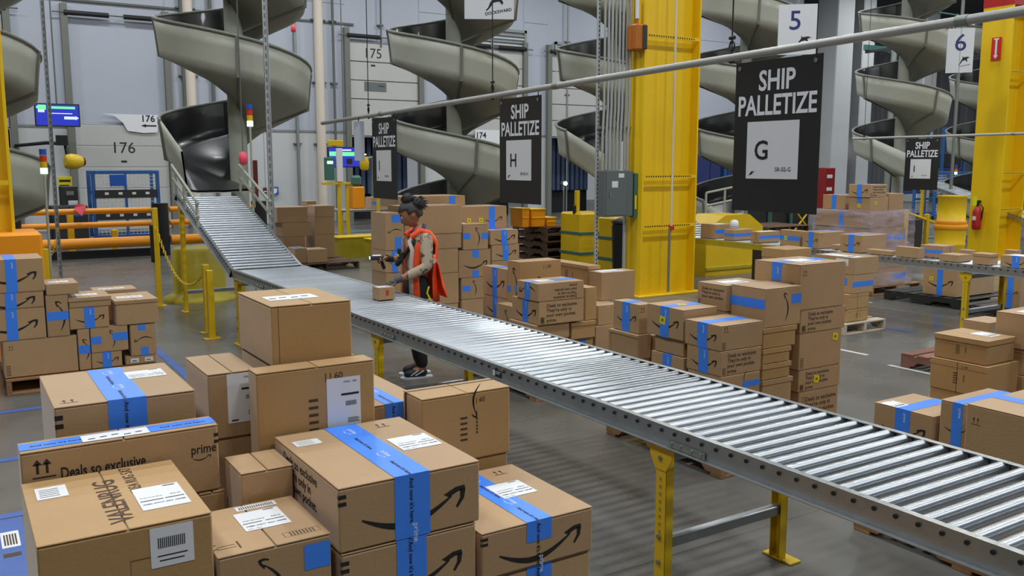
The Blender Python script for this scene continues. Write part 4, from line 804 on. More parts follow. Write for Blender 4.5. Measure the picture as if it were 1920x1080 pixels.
b=MB(); b.cyl((.56,-.02,.95),(.56,-.02,9.5),.016,8); b.build('conduit',M['cream'],c1)
b=MB(); b.cyl((.53,-.02,.05),(.53,-.02,1.0),.02,8); b.build('conduit',M['galvd'],c1)
b=MB(); b.box(.53,-.06,.98,.59,-.004,1.04); b.build('red_lug',M['redst'],c1)
c2=column(17.95,10.06,.88,.62,'yellow steel column at the right edge with a red band at the top',redband=5.05)
c3=column(-.53,10.06,1.1,.34,'yellow steel column at the left edge of the picture')
b=MB(); b.cbox(-.15,-.15,.03,1.32,.5,1.29,.03); b.build('column_guard',M['orange'],c3)
# fire sign and antenna box hanging on columns
b=MB(); b.cbox(0,-.2,0,.012,0,.45,.003); s=b.build('arrow_sign',M['redst']); s.location=(17.92,10.45,4.0); tag(s,'small red and white arrow sign high on the right yellow column','sign')
F=Face((0,0,0),(0,-1,0),(0,0,1)); b=MB(); F.rect(b,.08,.1,.12,.4,.002); F.poly(b,[(.05,.1),(.15,.1),(.1,.03)],.002); F.rect(b,.05,.40,.15,.43,.002); b.build('sign_print',M['white'],s)
wb_=empty('beacon_box',(8.39,10.02,3.55),'orange beacon box with a white aerial on the wide yellow column','beacon')
b=MB(); b.cbox(0,0,0,.18,.22,.36,.02); b.build('housing',M['amber'],wb_)
b=MB(); b.cbox(.11,-.02,.01,.19,0,.35,.01); b.build('dark_face',M['plastic_d'],wb_)
b=MB(); b.cyl((.09,.1,.36),(.09,.1,.44),.02,8); b.build('socket',M['amber'],wb_)
b=MB(); b.cyl((.09,.1,.44),(.09,.1,.76),.03,10); b.build('aerial',M['white'],wb_)
# fire extinguisher on right column
fe=empty('fire_extinguisher',(17.84,10.45,.62),'red fire extinguisher with a lime tag on the right yellow column','extinguisher')
b=MB(); b.lathe([(.05,0),(.085,.02),(.09,.1),(.09,.36),(.07,.43),(.03,.48)],n=16); b.build('cylinder',M['red'],fe)
b=MB(); b.cyl((0,0,.48),(0,0,.54),.03,10); b.box(-.05,-.02,.54,.08,.02,.6); b.build('handle',M['black'],fe)
b=MB(); b.tube([(0,-.05,.52),(0,-.12,.45),(0,-.1,.25),(0,-.09,.2)],.014,6); b.build('hose',M['black'],fe)
b=MB(); b.box(-.1,-.03,.5,-.09,.05,.68); b.build('tag',M['lime'],fe)
b=MB(); b.box(-.095,-.03,.2,-.088,.04,.28); b.build('label_plate',M['white'],fe)
# ------------------------------------------------------------------ spiral chutes
def chute(cx,cy,label,z_end=1.95,turns=4.2,exit_len=1.1,liner='chutein'):
    R=1.02; pitch=1.41
    e=empty('spiral_chute',(cx,cy,0),label,'chute','spiral chutes coming down from the roof')
    prof=[(.13,-.24),(.5,-.08),(.85,.06),(1.0,.13),(R-.01,.22),(R+.02,.42),(R+.05,.61)]
    outer=[(.13,-.28),(.5,-.12),(.87,.02),(1.03,.09),(R+.02,.20),(R+.045,.42),(R+.075,.61)]
    flat=[(.13,.02),(.5,.0),(.85,.0),(1.0,.02),(R-.02,.10),(R,.3),(R+.02,.52)]
    th1=PI; th0=PI-2*PI*turns
    nseg=int(turns*4); per=9
    for s in range(nseg):
        b=MB(); b.sm=True; vs=[]; 
        for j in range(per+1):
            th=th0+(th1-th0)*(s+j/per)/nseg; z=z_end+pitch*(th1-th)/(2*PI)
            ring=prof+outer[::-1]
            vs.append([(r*math.cos(th),r*math.sin(th),z+dz) for r,dz in ring])
        n=len(ring); fl_=[v for r_ in vs for v in r_]; k=len(prof)
        fi=[];fo=[]
        for j in range(per):
            for i in range(n):
                q=(j*n+i,(j+1)*n+i,(j+1)*n+(i+1)%n,j*n+(i+1)%n)
                (fi if i<k-1 else fo).append(q)
        b.cur=0; b.add(fl_,fi); b.cur=1; b.add(fl_,fo)
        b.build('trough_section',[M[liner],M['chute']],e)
        # bolted flange at the section end
        th=th0+(th1-th0)*(s+1)/nseg; z=z_end+pitch*(th1-th)/(2*PI); b=MB(); d=.02
        for (r1,z1),(r2,z2) in zip(outer,outer[1:]):
            A=[(r1,z1),(r2,z2),(r2+(.03 if r2>.9 else 0),z2-.03 if r2<1.05 else z2),(r1+(.03 if r1>.9 else 0),z1-.03 if r1<1.05 else z1)]
            v=[]
            for dd in (-d/R,d/R):
                for r_,zz in A: v.append((r_*math.cos(th+dd),r_*math.sin(th+dd),z+zz))
            b.add(v,[(0,1,2,3),(7,6,5,4),(0,4,5,1),(1,5,6,2),(2,6,7,3),(3,7,4,0)])
        b.build('section_flange',M['lip'],e)
    # rolled lip along the top edge
    b=MB(); N=nseg*9; b.tube([((R+.065)*math.cos(th0+(th1-th0)*i/N),(R+.065)*math.sin(th0+(th1-th0)*i/N),z_end+.61+pitch*(1-i/N)*turns) for i in range(N+1)],.028,6); b.build('top_lip',M['lip'],e)
    b=MB(); b.cyl((0,0,0),(0,0,10.9),.13,20); b.build('centre_pole',M['pole'],e)
    b=MB(); b.cyl((0,0,0),(0,0,.04),.3,20); b.build('base_plate',M['lip'],e)
    if exit_len:
        b=MB(); b.sm=True; vs=[]; steps=6; dz0=pitch/(2*PI*.8)
        for j in range(steps+1):
            t=j/steps; yy=-exit_len*t; z=z_end-.35*t*exit_len/1.1
            ring=[(-(r*(1-t)+q[0]*t),yy,z+dz*(1-t)+q[1]*t) for (r,dz),q in zip(prof,flat)]+[(-(r*(1-t)+(q[0]+.025)*t),yy,z+dz*(1-t)+(q[1]-(.035 if q[1]<.2 else 0))*t) for (r,dz),q in zip(outer[::-1],flat[::-1])]
            vs.append(ring)
        n=len(ring); fl_=[v for r_ in vs for v in r_]; fi=[];fo=[]
        for j in range(steps):
            for i in range(n): (fi if i<len(prof)-1 else fo).append((j*n+i,j*n+(i+1)%n,(j+1)*n+(i+1)%n,(j+1)*n+i))
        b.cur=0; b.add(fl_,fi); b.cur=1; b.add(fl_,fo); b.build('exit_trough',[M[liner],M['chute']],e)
    return e
CY=13.6
chute(3.76,CY,'spiral chute above the inclined start of the nearest conveyor')
chute(7.42,CY,'spiral chute behind the second hanging sign, pole right of the worker',z_end=2.04-1.41,turns=4.4,exit_len=.6)
chute(10.85,CY,'spiral chute left of the wide yellow column, behind the conduits')
chute(14.35,CY,'spiral chute just right of the wide yellow column, partly behind the largest sign',z_end=2.0-1.41,turns=4.4,exit_len=.6)
chute(19.7,CY,'spiral chute in the right background feeding the third conveyor')
chute(23.6,CY,'spiral chute right of the numbered six banner, beside the right column',z_end=2.0-1.41,turns=4.4,exit_len=.6)
chute(.12,CY,'spiral chute at the left edge behind the left yellow column',z_end=2.0-1.41,turns=4.4,exit_len=.6)
# ------------------------------------------------------------------ roller conveyors
def support(parent,x0,x1,y,zt,near_gusset=True,m='yellow'):
    s=empty('support',(0,0,0)); s.parent=parent
    for x,sg in ((x0,-1),(x1,1)):
        b=MB(); xa=x-.004*0
        # channel leg: web across Y, flanges along X
        xi=x+(.045 if sg<0 else -.045)
        b.box(min(x,xi),y-.032,.012,max(x,xi),y-.028,zt-.09); b.box(min(x,xi),y+.028,.012,max(x,xi),y+.032,zt-.09); b.box(x-.002,y-.032,.012,x+.002,y+.032,zt-.09)
        b.build('leg',M[m],s)
        b=MB(); b.cbox(x-.03,y-.09,0,x+.05,y+.09,.012,.003); b.build('foot_plate',M[m],s)
        b=MB(); xo=x-.006 if sg<0 else x+.002
        b.prism([(y-.075,zt-.10),(y+.075,zt-.10),(y+.07,zt-.145),(y+.034,zt-.205),(y-.034,zt-.205),(y-.07,zt-.145)],0,xo,xo+.005); b.build('gusset',M[m],s)
        b=MB(); xo2=xo-.004 if sg<0 else xo+.005
        for z in (zt-.15,.30,.18): b.cyl((xo2-.004,y,z),(xo2+.006,y,z),.011,6)
        for k in range(9): b.box(xo2+.0035,y-.004,zt-.24-.035*k-.012,xo2+.0045 if sg<0 else xo2+.005,y+.004,zt-.24-.035*k)
        b.build('bolts_and_slots',M['galvd'],s)
    b=MB(); b.cbox(x0+.01,y-.02,.24,x1-.01,y+.02,.29,.004); b.build('crossbar',M['galv'],s)
    b=MB(); b.cbox(x0+.01,y-.02,zt-.17,x1-.01,y+.02,zt-.125,.004); b.build('crossbar',M['galvd'],s)
    return s
def rail_poly(sg):
    # C channel in (x,z) with flanges turned outwards at bottom, inward lip at top
    return
def conveyor(label,x0,x1,ya,yb,zt=.815,zi=1.57,yi=12.45,pitch=.0825,sup=(),sup_i=(),incl=True,detail=True,joint=3.05,group=None):
    e=empty('roller_conveyor',((x0+x1)/2,(ya+yb)/2,0),label,'conveyor',group)
    inv=Vector((-(x0+x1)/2,-(ya+yb)/2,0))
    root=e
    def B_(b,name,m,par=None):
        b.v=[tuple(Vector(v)+inv) for v in b.v]; return b.build(name,m,par or root)
    for x,sg in ((x0,1),(x1,-1)):
        b=MB()
        def sec(ya_,yb_,za,zb):
            P=[(0,0),(.03*sg,0),(.03*sg,-.003),(.003*sg,-.003),(.003*sg,-.087),(-.028*sg,-.087),(-.028*sg,-.09),(0,-.09)]
            vs=[(x+p,ya_,za+q) for p,q in P]+[(x+p,yb_,zb+q) for p,q in P]; n=len(P)
            b.add(vs,[((i+1)%n,i,n+i,n+(i+1)%n) for i in range(n)]+[list(range(n)),list(range(2*n-1,n-1,-1))])
        sec(ya,yb,zt,zt)
        B_(b,'side_rail',M['galv'])
        if incl:
            b=MB(); sec(yb+.002,yi,zt,zi); B_(b,'incline_rail',M['galv'])
            b=MB(); sec(yb+.002,yi,zt+.075,zi+.075); 
        # joint plates with bolts
        y=ya+ (2.72-ya if x0<3 else 2.0); k=0
        while y<yb-.2 and detail:
            b=MB(); xo=x-.004*sg; b.box(min(xo,xo-.003*sg),y-.11,zt-.085,max(xo,xo-.003*sg),y+.11,zt-.055); jp=B_(b,'joint_plate',M['galvd'])
            b=MB()
            for dy in (-.09,-.035,.035,.09): b.cyl((x-.001*sg,y+dy,zt-.066),(x-.014*sg,y+dy,zt-.066),.007,6)
            B_(b,'bolts',M['galv'],None); y+=joint
    L=x1-x0
    mb=MB(); mb.cyl((.012,0,0),(L-.012,0,0),.0241,16); 
    me=mb.mesh('roller',M['roller']); n=int((yb-ya-.05)/pitch); ax=MB(); zr=zt-.024
    for k in range(n):
        y=ya+.04+k*pitch; inst(me,'roller',root,(x0+inv.x,y+inv.y,zr))
        for x,s_ in ((x0,-1),(x1,1)): ax.cyl((x,y,zr-.0),(x+.007*s_,y,zr),.0085,6,smooth=False)
    if incl:
        Li=math.hypot(yi-yb,zi-zt); ni=int((Li-.06)/pitch); dy=(yi-yb)/Li; dz=(zi-zt)/Li
        for k in range(ni):
            s_=.05+k*pitch; y=yb+s_*dy; z=zr+s_*dz; inst(me,'roller',root,(x0+inv.x,y+inv.y,z))
            for x,q in ((x0,-1),(x1,1)): ax.cyl((x,y,z),(x+.007*q,y,z),.0085,6,smooth=False)
    o=B_(ax,'axle_ends',M['black']); o['kind']='stuff'
    for y in sup: 
        s=support(root,x0+inv.x,x1+inv.x,y+inv.y,zt)
    for y in sup_i:
        z=zt+(zi-zt)*(y-yb)/(yi-yb); s=support(root,x0+inv.x,x1+inv.x,y+inv.y,z)
    return e
cv=conveyor('long roller conveyor running diagonally through the foreground from a chute incline',2.60,3.40,-1.2,9.88,sup=(-.2,2.88,5.99,8.6,10.15-.45),sup_i=(12.3,))

F=Face((2.5995,4.33,.0),(0,-1,0),(0,0,1))
b=MB(); F.rect(b,0,.745,.10,.785,.0015); pl=b.build('rail_label',M['sign']); tag(pl,'small black and white warning plate on the near conveyor rail','label')
b=MB(); F.rect(b,.004,.748,.03,.782,.002); F.rect(b,.036,.775,.09,.779,.002); F.rect(b,.036,.765,.08,.769,.002); b.build('plate_print',M['white'],pl)
# bright raised side guards of the incline
for x,sg,nm in ((2.6,1,'left'),(3.4,-1,'right')):
    g=empty('guard_rail_frame',(x,12.0,0),'tubular hand guard on the %s side at the top of the conveyor incline'%nm,'guard rail','tubular guards at the incline top')
    b=MB()
    for dz in (.18,.34): b=MB(); b.tube([(-.04*sg,-.9,1.42+dz-.28),(-.04*sg,.45,1.6+dz)],.018,8); b.build('tube_rail',M['pole'],g) 
    for yy in (-.85,-.2,.42): b=MB(); b.cyl((-.04*sg,yy,1.2+.29*(yy+.85)),(-.04*sg,yy,1.72+.26*(yy+.1)),.018,8); b.build('tube_post',M['pole'],g)
c2v=conveyor('second roller conveyor crossing behind the wide column, loaded with boxes',9.85,10.65,2.2,10.6,sup=(5.85,8.9,2.9),incl=True,yi=12.5,zi=1.57,sup_i=(12.4,))
b=MB(); b.cbox(9.835,8.3,.725,9.846,10.6,.812,.002); b.v=[tuple(Vector(v)-Vector(((9.85+10.65)/2,(2.2+10.6)/2,0))) for v in b.v]; b.build('yellow_rail_cover',M['olive'],c2v)
conveyor('third roller conveyor sloping down from the chute in the right background',18.75,19.55,4.5,9.85,sup=(6.5,9.3),incl=True,yi=12.5,zi=1.6,sup_i=(12.3,),detail=False)
# ------------------------------------------------------------------ pallets
def pallet(x,y,wx,wy,label,mk):
    e=empty('pallet',(x,y,0),label,'pallet'); m={'wood':M['wood'],'reddish wood':M['wood_r'],'pale wood':M['wood_p'],'dark wood':M['wood_d'],'dark plastic':M['plastic_d']}[mk]
    n=7; bw=wy/(n+ (n-1)*.35)
    for k in range(n):
        y0=k*bw*1.35; b=MB(); b.cbox(0,y0,.118,wx,y0+bw,.138+.002*((k*7)%3-1),.003); b.build('deck_board',m,e)
    for k in range(3):
        x0=(wx-.04)*k/2; b=MB()
        # notched stringer
        pts=[(0,.022),(wy*.12,.022),(wy*.16,.065),(wy*.36,.065),(wy*.40,.022),(wy*.60,.022),(wy*.64,.065),(wy*.84,.065),(wy*.88,.022),(wy,.022),(wy,.117),(0,.117)]
        b.prism(pts,0,x0,x0+.04); b.build('stringer',m,e)
    for k in range(3):
        y0=(wy-.1)*k/2; b=MB(); b.cbox(0,y0,0,wx,y0+.1,.021,.003); b.build('bottom_board',m,e)
    return e
for p in PALLETS: pallet(*p)
for i in range(7):
    e=None
    b=MB()
for i in range(6): 
    pass
def pallet_at(x,y,z,label,mk='dark wood'):
    e=pallet(x,y,1.22,1.1,label,mk); e.location.z=z; return e
nm=['lowest','second from the bottom','third from the bottom','fourth from the bottom','second from the top','topmost']
for i in range(6):
    e=pallet_at(9.05,13.2+.02*(i%2),.1385*i+.001*i,'dark wooden pallet, %s of the tall pallet stack behind the conveyor'%nm[i]); e['group']='pallets stacked beside the chute'
# ------------------------------------------------------------------ boxes
for i,sp in enumerate(BOXES):
    d=abs(sp[1])*.5336+sp[2]*.846
    fill=sp[7].startswith('plain box below') or sp[7].startswith('lowest plain')
    det=0 if (d>11 or fill) else (2 if d<3.6 else 1)
    o=carton(sp,det)
# stretch wrap round the tall load
wr=[b_ for b_ in BOXES if b_[8] and 'wrapped' in b_[8]]
b=MB(); x0,y0,x1,y1=11.44,8.29,12.50,9.41; 
nz=14; ring=[(x0,y0),(x1,y0),(x1,y1),(x0,y1)]
pts=[]
for (a,c) in zip(ring,ring[1:]+ring[:1]):
    for k in range(8): pts.append((a[0]+(c[0]-a[0])*k/8,a[1]+(c[1]-a[1])*k/8))
vs=[]
for j in range(nz+1):
    for i,(px,py) in enumerate(pts):
        rr=random.uniform(-.0,.02); cx_,cy_=(x0+x1)/2,(y0+y1)/2; vs.append((px+(px-cx_)*rr,py+(py-cy_)*rr,.146+1.13*j/nz))
n=len(pts); b.sm=True; b.add(vs,[(j*n+i,j*n+(i+1)%n,(j+1)*n+(i+1)%n,(j+1)*n+i) for j in range(nz) for i in range(n)])
o=b.build('stretch_wrap',M['wrap']); tag(o,'glossy clear stretch film wound round the tall pallet load','stretch wrap')
# ------------------------------------------------------------------ hanging signs
def pipe(label,x,ya,za,yb,zb,r=.024,hang=()):
    e=empty('hanging_pipe',(x,ya,za),label,'pipe')
    b=MB(); b.cyl((0,0,0),(0,yb-ya,zb-za),r,14); b.build('tube',M['pipe'],e)
    for y in hang:
        z=za+(zb-za)*(y-ya)/(yb-ya); h_=empty('hanger',(0,y-ya,z-za)); h_.parent=e
        b=MB(); b.tube([(0,0,.0),(0,0,8.4)],.005,6); b.build('wire_rope',M['black'],h_)
        b=MB(); b.tube([(0,.03*math.cos(t),.0+.033*math.sin(t)) for t in [i*2*PI/10 for i in range(11)]],.006,6); b.tube([(0,.02*math.cos(t),.07+.03*math.sin(t)) for t in [i*2*PI/10 for i in range(11)]],.006,6); b.cyl((0,-.02,.12),(0,.02,.12),.012,8); b.build('clamp_ring',M['black'],h_)
    for k,y in enumerate((ya+1.2,ya+4.6,ya+8)):
        if y<yb: z=(zb-za)*(y-ya)/(yb-ya); b=MB(); b.cyl((0,y-ya-.03,z),(0,y-ya+.03,z),r+.004,14); b.build('coupling',M['galvd'],e)
    return e
pipe('long grey pipe overhead from which the three large black signs hang',4.2,1.4,2.655,11.25,2.475,hang=(4.1,6.98,9.75))
pipe('thin grey pipe at the right with a small black sign',14.7,3.5,2.45,11.15,2.43,r=.022,hang=(5.4,10.9))
def shipsign(x,yc,zt,letter,label,w_=.65,h_=.90,code='SR-02-'):
    e=empty('hanging_sign',(x-.0,yc,zt),label,'sign','black ship palletize signs')
    F=Face((0,w_/2,-h_),(0,-1,0),(0,0,1))
    b=MB(); F.slab(b,0,0,w_,h_,-.003,.003)
    b.build('board',M['sign'],e)
    b=MB(); F.text(b,'SHIP',w_/2,h_*.805,.165,.0045,bold=.022,align='CENTER',sx=.86); F.text(b,'PALLETIZE',w_/2,h_*.645,.165,.0045,bold=.022,align='CENTER',sx=.78)
    b.build('lettering',M['signw'],e)
    b=MB(); F.slab(b,w_*.17,h_*.22,w_*.78,h_*.60,.0032,.005); pl=b.build('placard',M['white'],e)
    b=MB(); F.text(b,letter,w_*.26,h_*.35,.16,.006,bold=.014); F.text(b,code+letter,w_*.52,h_*.27,.035,.006)
    F.poly(b,[(w_*.2+a*.05,h_*.24+c*.03) for a,c in ((0,0),(.3,.5),(.5,.9),(1,.9),(.7,.6),(.6,.3),(.35,.2))],.006)
    b.build('placard_print',M['ink'],pl)
    for u in (.05,.93):
        b=MB(); c0=F.p(w_*u,h_-.035,.004); b.cyl(c0,c0+Vector((-.004,0,0)),.014,12); b.build('grommet',M['galv'],e)
        b=MB(); b.tube([c0,c0+Vector((.003,0,.04)),(0,c0.y,.05)],.004,6); b.build('tie',M['black'],e)
    return e
shipsign(4.2,3.73,2.565,'G','largest black hanging sign, letter G, in front of the right half')
shipsign(4.2,6.53,2.515,'H','black hanging sign with letter H, middle of the long pipe')
shipsign(4.2,9.33,2.465,'I','black hanging sign with letter I, farthest on the long pipe')
shipsign(14.7,9.69,2.40,'I','small black hanging sign on the thin pipe at the right')
s=empty('hanging_sign',(4.2,9.98,2.45),'blank pale sign strip hanging at the far end of the long pipe','sign')
b=MB(); b.cbox(-.09,-.004,-.46,.04,.004,0,.002); b.build('board',M['wall'],s); 
b=MB(); b.cyl((-.03,0,0),(-.03,0,.04),.006,6); b.build('tie',M['black'],s)
# orca logo polygon (leaping whale mark)
ORCA=[(0,.0),(.12,.12),(.2,.34),(.34,.55),(.36,.8),(.44,.66),(.6,.7),(.8,.72),(1,.62),(.84,.6),(.72,.5),(.8,.36),(.74,.26),(.62,.42),(.5,.4),(.36,.36),(.26,.2),(.1,0)]
def banner(x,y,zt,w_,h_,label,digit,yaw,col='navy',pole=False):
    e=empty('number_banner',(x,y,zt),label,'banner','white numbered banners',rz=yaw)
    F=Face((-w_/2,0,-h_),(1,0,0),(0,0,1)); b=MB(); F.slab(b,0,0,w_,h_,-.008,.008); b.build('board',M['white'],e)
    b=MB(); 
    if digit: F.text(b,digit,w_*.26,h_*.50,h_*.54,.0095,bold=.006)
    b.build('digit',M[col],e) if digit else None
    b=MB(); q=(.46,.42,.17,.26) if digit else (.42,.46,.17,.42); F.poly(b,[(w_*(q[0]+q[1]*u),h_*(q[2]+q[3]*v)) for u,v in ORCA],.0095); 
    F.text(b,'DOCKSWARD',w_*(.52 if digit else .42),h_*(.13 if digit else .07),w_*(.06 if digit else .085),.0095,rot=.18,bold=.02); b.build('whale_logo',M['ink'],e)
    b=MB(); b.cyl((0,.02,-h_-(2.2 if pole else 0)),(0,.02,6.5 if not pole else 3),.014 if not pole else .03,8); b.build('post',M['galvd'],e)
    return e
def at(px,py,d):
    F_=1680.; ct,st=math.cos(PITCH),math.sin(PITCH); a=(px-960)/F_; bb=(540-py)/F_; f=ct+bb*st; u=-st+bb*ct; t=d/f; r=a*t
    return Vector((r*math.cos(YAW)+d*math.sin(YAW),-r*math.sin(YAW)+d*math.cos(YAW),1.95+u*t))
p=at(917,-60,8.8); banner(p.x,p.y,p.z,.47,.46*1.02,'white banner with a leaping whale mark at the top centre',None,-.50)
p=at(1497,8,11.7); banner(p.x,p.y,p.z,.47,.62,'white banner with the blue number five','5',-.72)
p=at(1803,53,17.4); banner(p.x,p.y,p.z,.46,.82,'white banner with the number six on a post over the yellow drum','6',-.9,'navy',pole=True)
# ------------------------------------------------------------------ the worker
def skin_mesh(name,verts,edges,radii,mat_,parent=None,sub=2,root=0,smooth=True):
    me=bpy.data.meshes.new(name); me.from_pydata(verts,edges,[]); o=bpy.data.objects.new(name,me); C.objects.link(o)
    sk=o.modifiers.new('skin','SKIN'); me.skin_vertices.new() if not me.skin_vertices else None
    for i,r in enumerate(radii):
        sv=me.skin_vertices[0].data[i]; sv.radius=r if isinstance(r,tuple) else (r,r); sv.use_root=(i==root)
    ss=o.modifiers.new('sub','SUBSURF'); ss.levels=sub; ss.render_levels=sub
    dg=bpy.context.evaluated_depsgraph_get(); m2=bpy.data.meshes.new_from_object(o.evaluated_get(dg)); m2.name=name
    bpy.data.objects.remove(o); bpy.data.meshes.remove(me)
    m2.materials.clear(); m2.materials.append(mat_)
    for p in m2.polygons: p.use_smooth=True
    o=bpy.data.objects.new(name,m2); C.objects.link(o)
    if parent is not None: o.parent=parent
    return o
# local frame: +x the way she faces (picture left), +y her left (towards the camera), z up
wk=empty('person',(3.61,7.38,0),'woman in an orange safety vest and floral shirt scanning a parcel at the conveyor','person',None,rz=math.atan2(.534,-.846)+.36)
def chain(pts): return [(i,i+1) for i in range(len(pts)-1)]
# --- body: pelvis root, spine, neck, head, arms, legs in one surface
V=[(0,0,.84),(.0,0,.98),(-.02,0,1.12),(-.05,0,1.25),(-.045,0,1.34),(-.01,0,1.41),   # 0-5 spine to neck
   (-.055,.15,1.285),(-.05,.235,1.04),(.17,.19,.945),(.24,.175,.925),                     # left arm 6-9
   (-.05,-.15,1.285),(-.03,-.23,1.05),(.17,-.14,1.08),(.24,-.12,1.095),                 # right arm 10-13
   (0,.085,.78),(.02,.09,.46),(-.03,.09,.09),(.07,.09,.05),                             # left leg 14-17
   (0,-.085,.78),(.0,-.1,.46),(-.06,-.1,.09),(.04,-.1,.05)]
E_=[(0,1),(1,2),(2,3),(3,4),(4,5),(3,6),(6,7),(7,8),(8,9),(3,10),(10,11),(11,12),(12,13),(0,14),(14,15),(15,16),(16,17),(0,18),(18,19),(19,20),(20,21)]
R_=[(.13,.10),(.12,.095),(.13,.10),(.11,.09),.055,.052,.05,.042,.03,.026,.05,.042,.03,.026,.085,.06,.04,.035,.085,.06,.04,.035]
skin_mesh('body',V,E_,R_,M['skin'],wk)
# --- head, built by shaping a sphere in profile
def head():
    bm=bmesh.new(); bmesh.ops.create_uvsphere(bm,u_segments=28,v_segments=22,radius=1)
    for v in bm.verts:
        x,y,z=v.co; 
        X=x*.098; Y=y*.074; Z=z*.115
        if z<-.1: X*=1-.16*(-z-.1) if x<0 else 1; Y*=1-.30*(-z-.1)
        if z<-.3 and x>0: X*=1.0; Z*=1.04
        if z<-.2 and x<-.1: Z*=.86; X*=.9
        if x>.75 and abs(y)<.34:                  # nose
            k=max(0,1-abs(y)/.24)*max(0,1-abs(z+.22)/.26); X+=.022*k
        if x>.6 and .02<abs(y)<.75 and 0<z<.3: X-=.012*(1-abs(z-.12)/.18 if abs(z-.12)<.18 else 0)  # eye hollow
        if x>.7 and abs(y)<.4 and -.62<z<-.45: X+=.009        # lips
        if x>.5 and z<-.8: X+=.012                            # chin
        v.co=(X,Y,Z)
    me=bpy.data.meshes.new('head'); bm.to_mesh(me); bm.free(); me.materials.append(M['skin'])
    for p in me.polygons: p.use_smooth=True
    return me
HT=Matrix.Translation((.04,0,1.50))@Matrix.Rotation(-.22,4,'Z')@Matrix.Rotation(.52,4,'Y')
hd=inst(head(),'head',wk); hd.matrix_local=HT
for s in (-1,1):
    b=MB(); b.lathe([(.0,-.004),(.010,-.003),(.012,.0),(.010,.004),(.0,.006)],n=10); ey=b.build('eye',M['white'],hd); ey.matrix_local=Matrix.Translation((.083,s*.030,.012))@Matrix.Rotation(PI/2,4,'Y')
    b=MB(); b.lathe([(.0,.0),(.005,.001),(.0,.003)],n=8); ir=b.build('pupil',M['ink'],hd); ir.matrix_local=Matrix.Translation((.088,s*.030,.008))@Matrix.Rotation(PI/2,4,'Y')
    b=MB(); b.tube([(.082,s*.016,.034),(.085,s*.03,.040),(.074,s*.045,.036)],.004,6); b.build('eyebrow',M['hair'],hd)
    b=MB(); b.lathe([(.004,-.006),(.02,-.005),(.024,.0),(.018,.006),(.006,.004)],n=12); er=b.build('ear',M['skin'],hd); er.matrix_local=Matrix.Translation((-.012,s*.073,-.005))@Matrix.Rotation(s*PI/2,4,'X')@Matrix.Scale(1.3,4,(0,1,0))
b=MB(); b.tube([(.088,-.022,-.062),(.099,0,-.060),(.088,.022,-.062)],[.004,.007,.004],6); b.build('mouth',mat('lips',hexc('6E3A34'),.5),hd)
# hair cap, bun, loose ponytail strands
bm=bmesh.new(); bmesh.ops.create_uvsphere(bm,u_segments=26,v_segments=20,radius=1)
for v in bm.verts:
    x,y,z=v.co; r=1.+.03*math.sin(14*z+9*y); v.co=(x*.109*r-.008,y*.085*r,z*.122*r+.01)
bmesh.ops.delete(bm,geom=[v for v in bm.verts if v.co.x>.03+.0 and v.co.z<.055 or v.co.z<-.07 or (v.co.z<.0 and v.co.x>-.035)],context='VERTS')
me=bpy.data.meshes.new('hair'); bm.to_mesh(me); bm.free(); me.materials.append(M['hairgrey'])
for p in me.polygons: p.use_smooth=True
hr=inst(me,'hair',hd); sm_=hr.modifiers.new('s','SOLIDIFY'); sm_.thickness=.008
random.seed(3)
def tuft(name,c,r,n,parent,m,ln=.06):
    b=MB(); b.sm=True
    bm=bmesh.new(); bmesh.ops.create_icosphere(bm,subdivisions=3,radius=r)
    for v in bm.verts: v.co*=1+random.uniform(-.08,.1); v.co+=Vector(c)
    bm.verts.index_update(); b.add([v.co[:] for v in bm.verts],[[v.index for v in f.verts] for f in bm.faces]); bm.free()
    for i in range(n):
        d=Vector((random.uniform(-1,.3),random.uniform(-1,1),random.uniform(-.8,1))).normalized(); p=Vector(c)+d*r*.85; q=p+d*ln*random.uniform(.5,1)+Vector((-.02,0,-.02)); b.tube([p,(p+q)/2+Vector((0,0,.006)),q],[.006,.004,.001],5)
    return b.build(name,m,parent)
tuft('hair_bun',(-.045,0,.130),.058,30,hd,M['hair'],.02)
tuft('ponytail',(-.105,.01,.05),.062,70,hd,M['hair'],.032)
# --- shirt (torso and sleeves)
Vs=[(0,0,.96),(-.01,0,1.06),(-.03,0,1.18),(-.05,0,1.28),(-.045,0,1.335),(-.058,.155,1.285),(-.052,.225,1.07),(-.04,.23,1.035),(.15,.192,.95),(-.052,-.155,1.285),(-.035,-.225,1.07),(.13,-.155,1.07)]
Es=[(0,1),(1,2),(2,3),(3,4),(3,5),(5,6),(6,7),(7,8),(3,9),(9,10),(10,11)]
Rs=[(.15,.115),(.148,.115),(.15,.12),(.12,.10),.065,.068,.058,.057,.042,.068,.058,.042]
skin_mesh('shirt',Vs,Es,Rs,M['shirt'],wk)
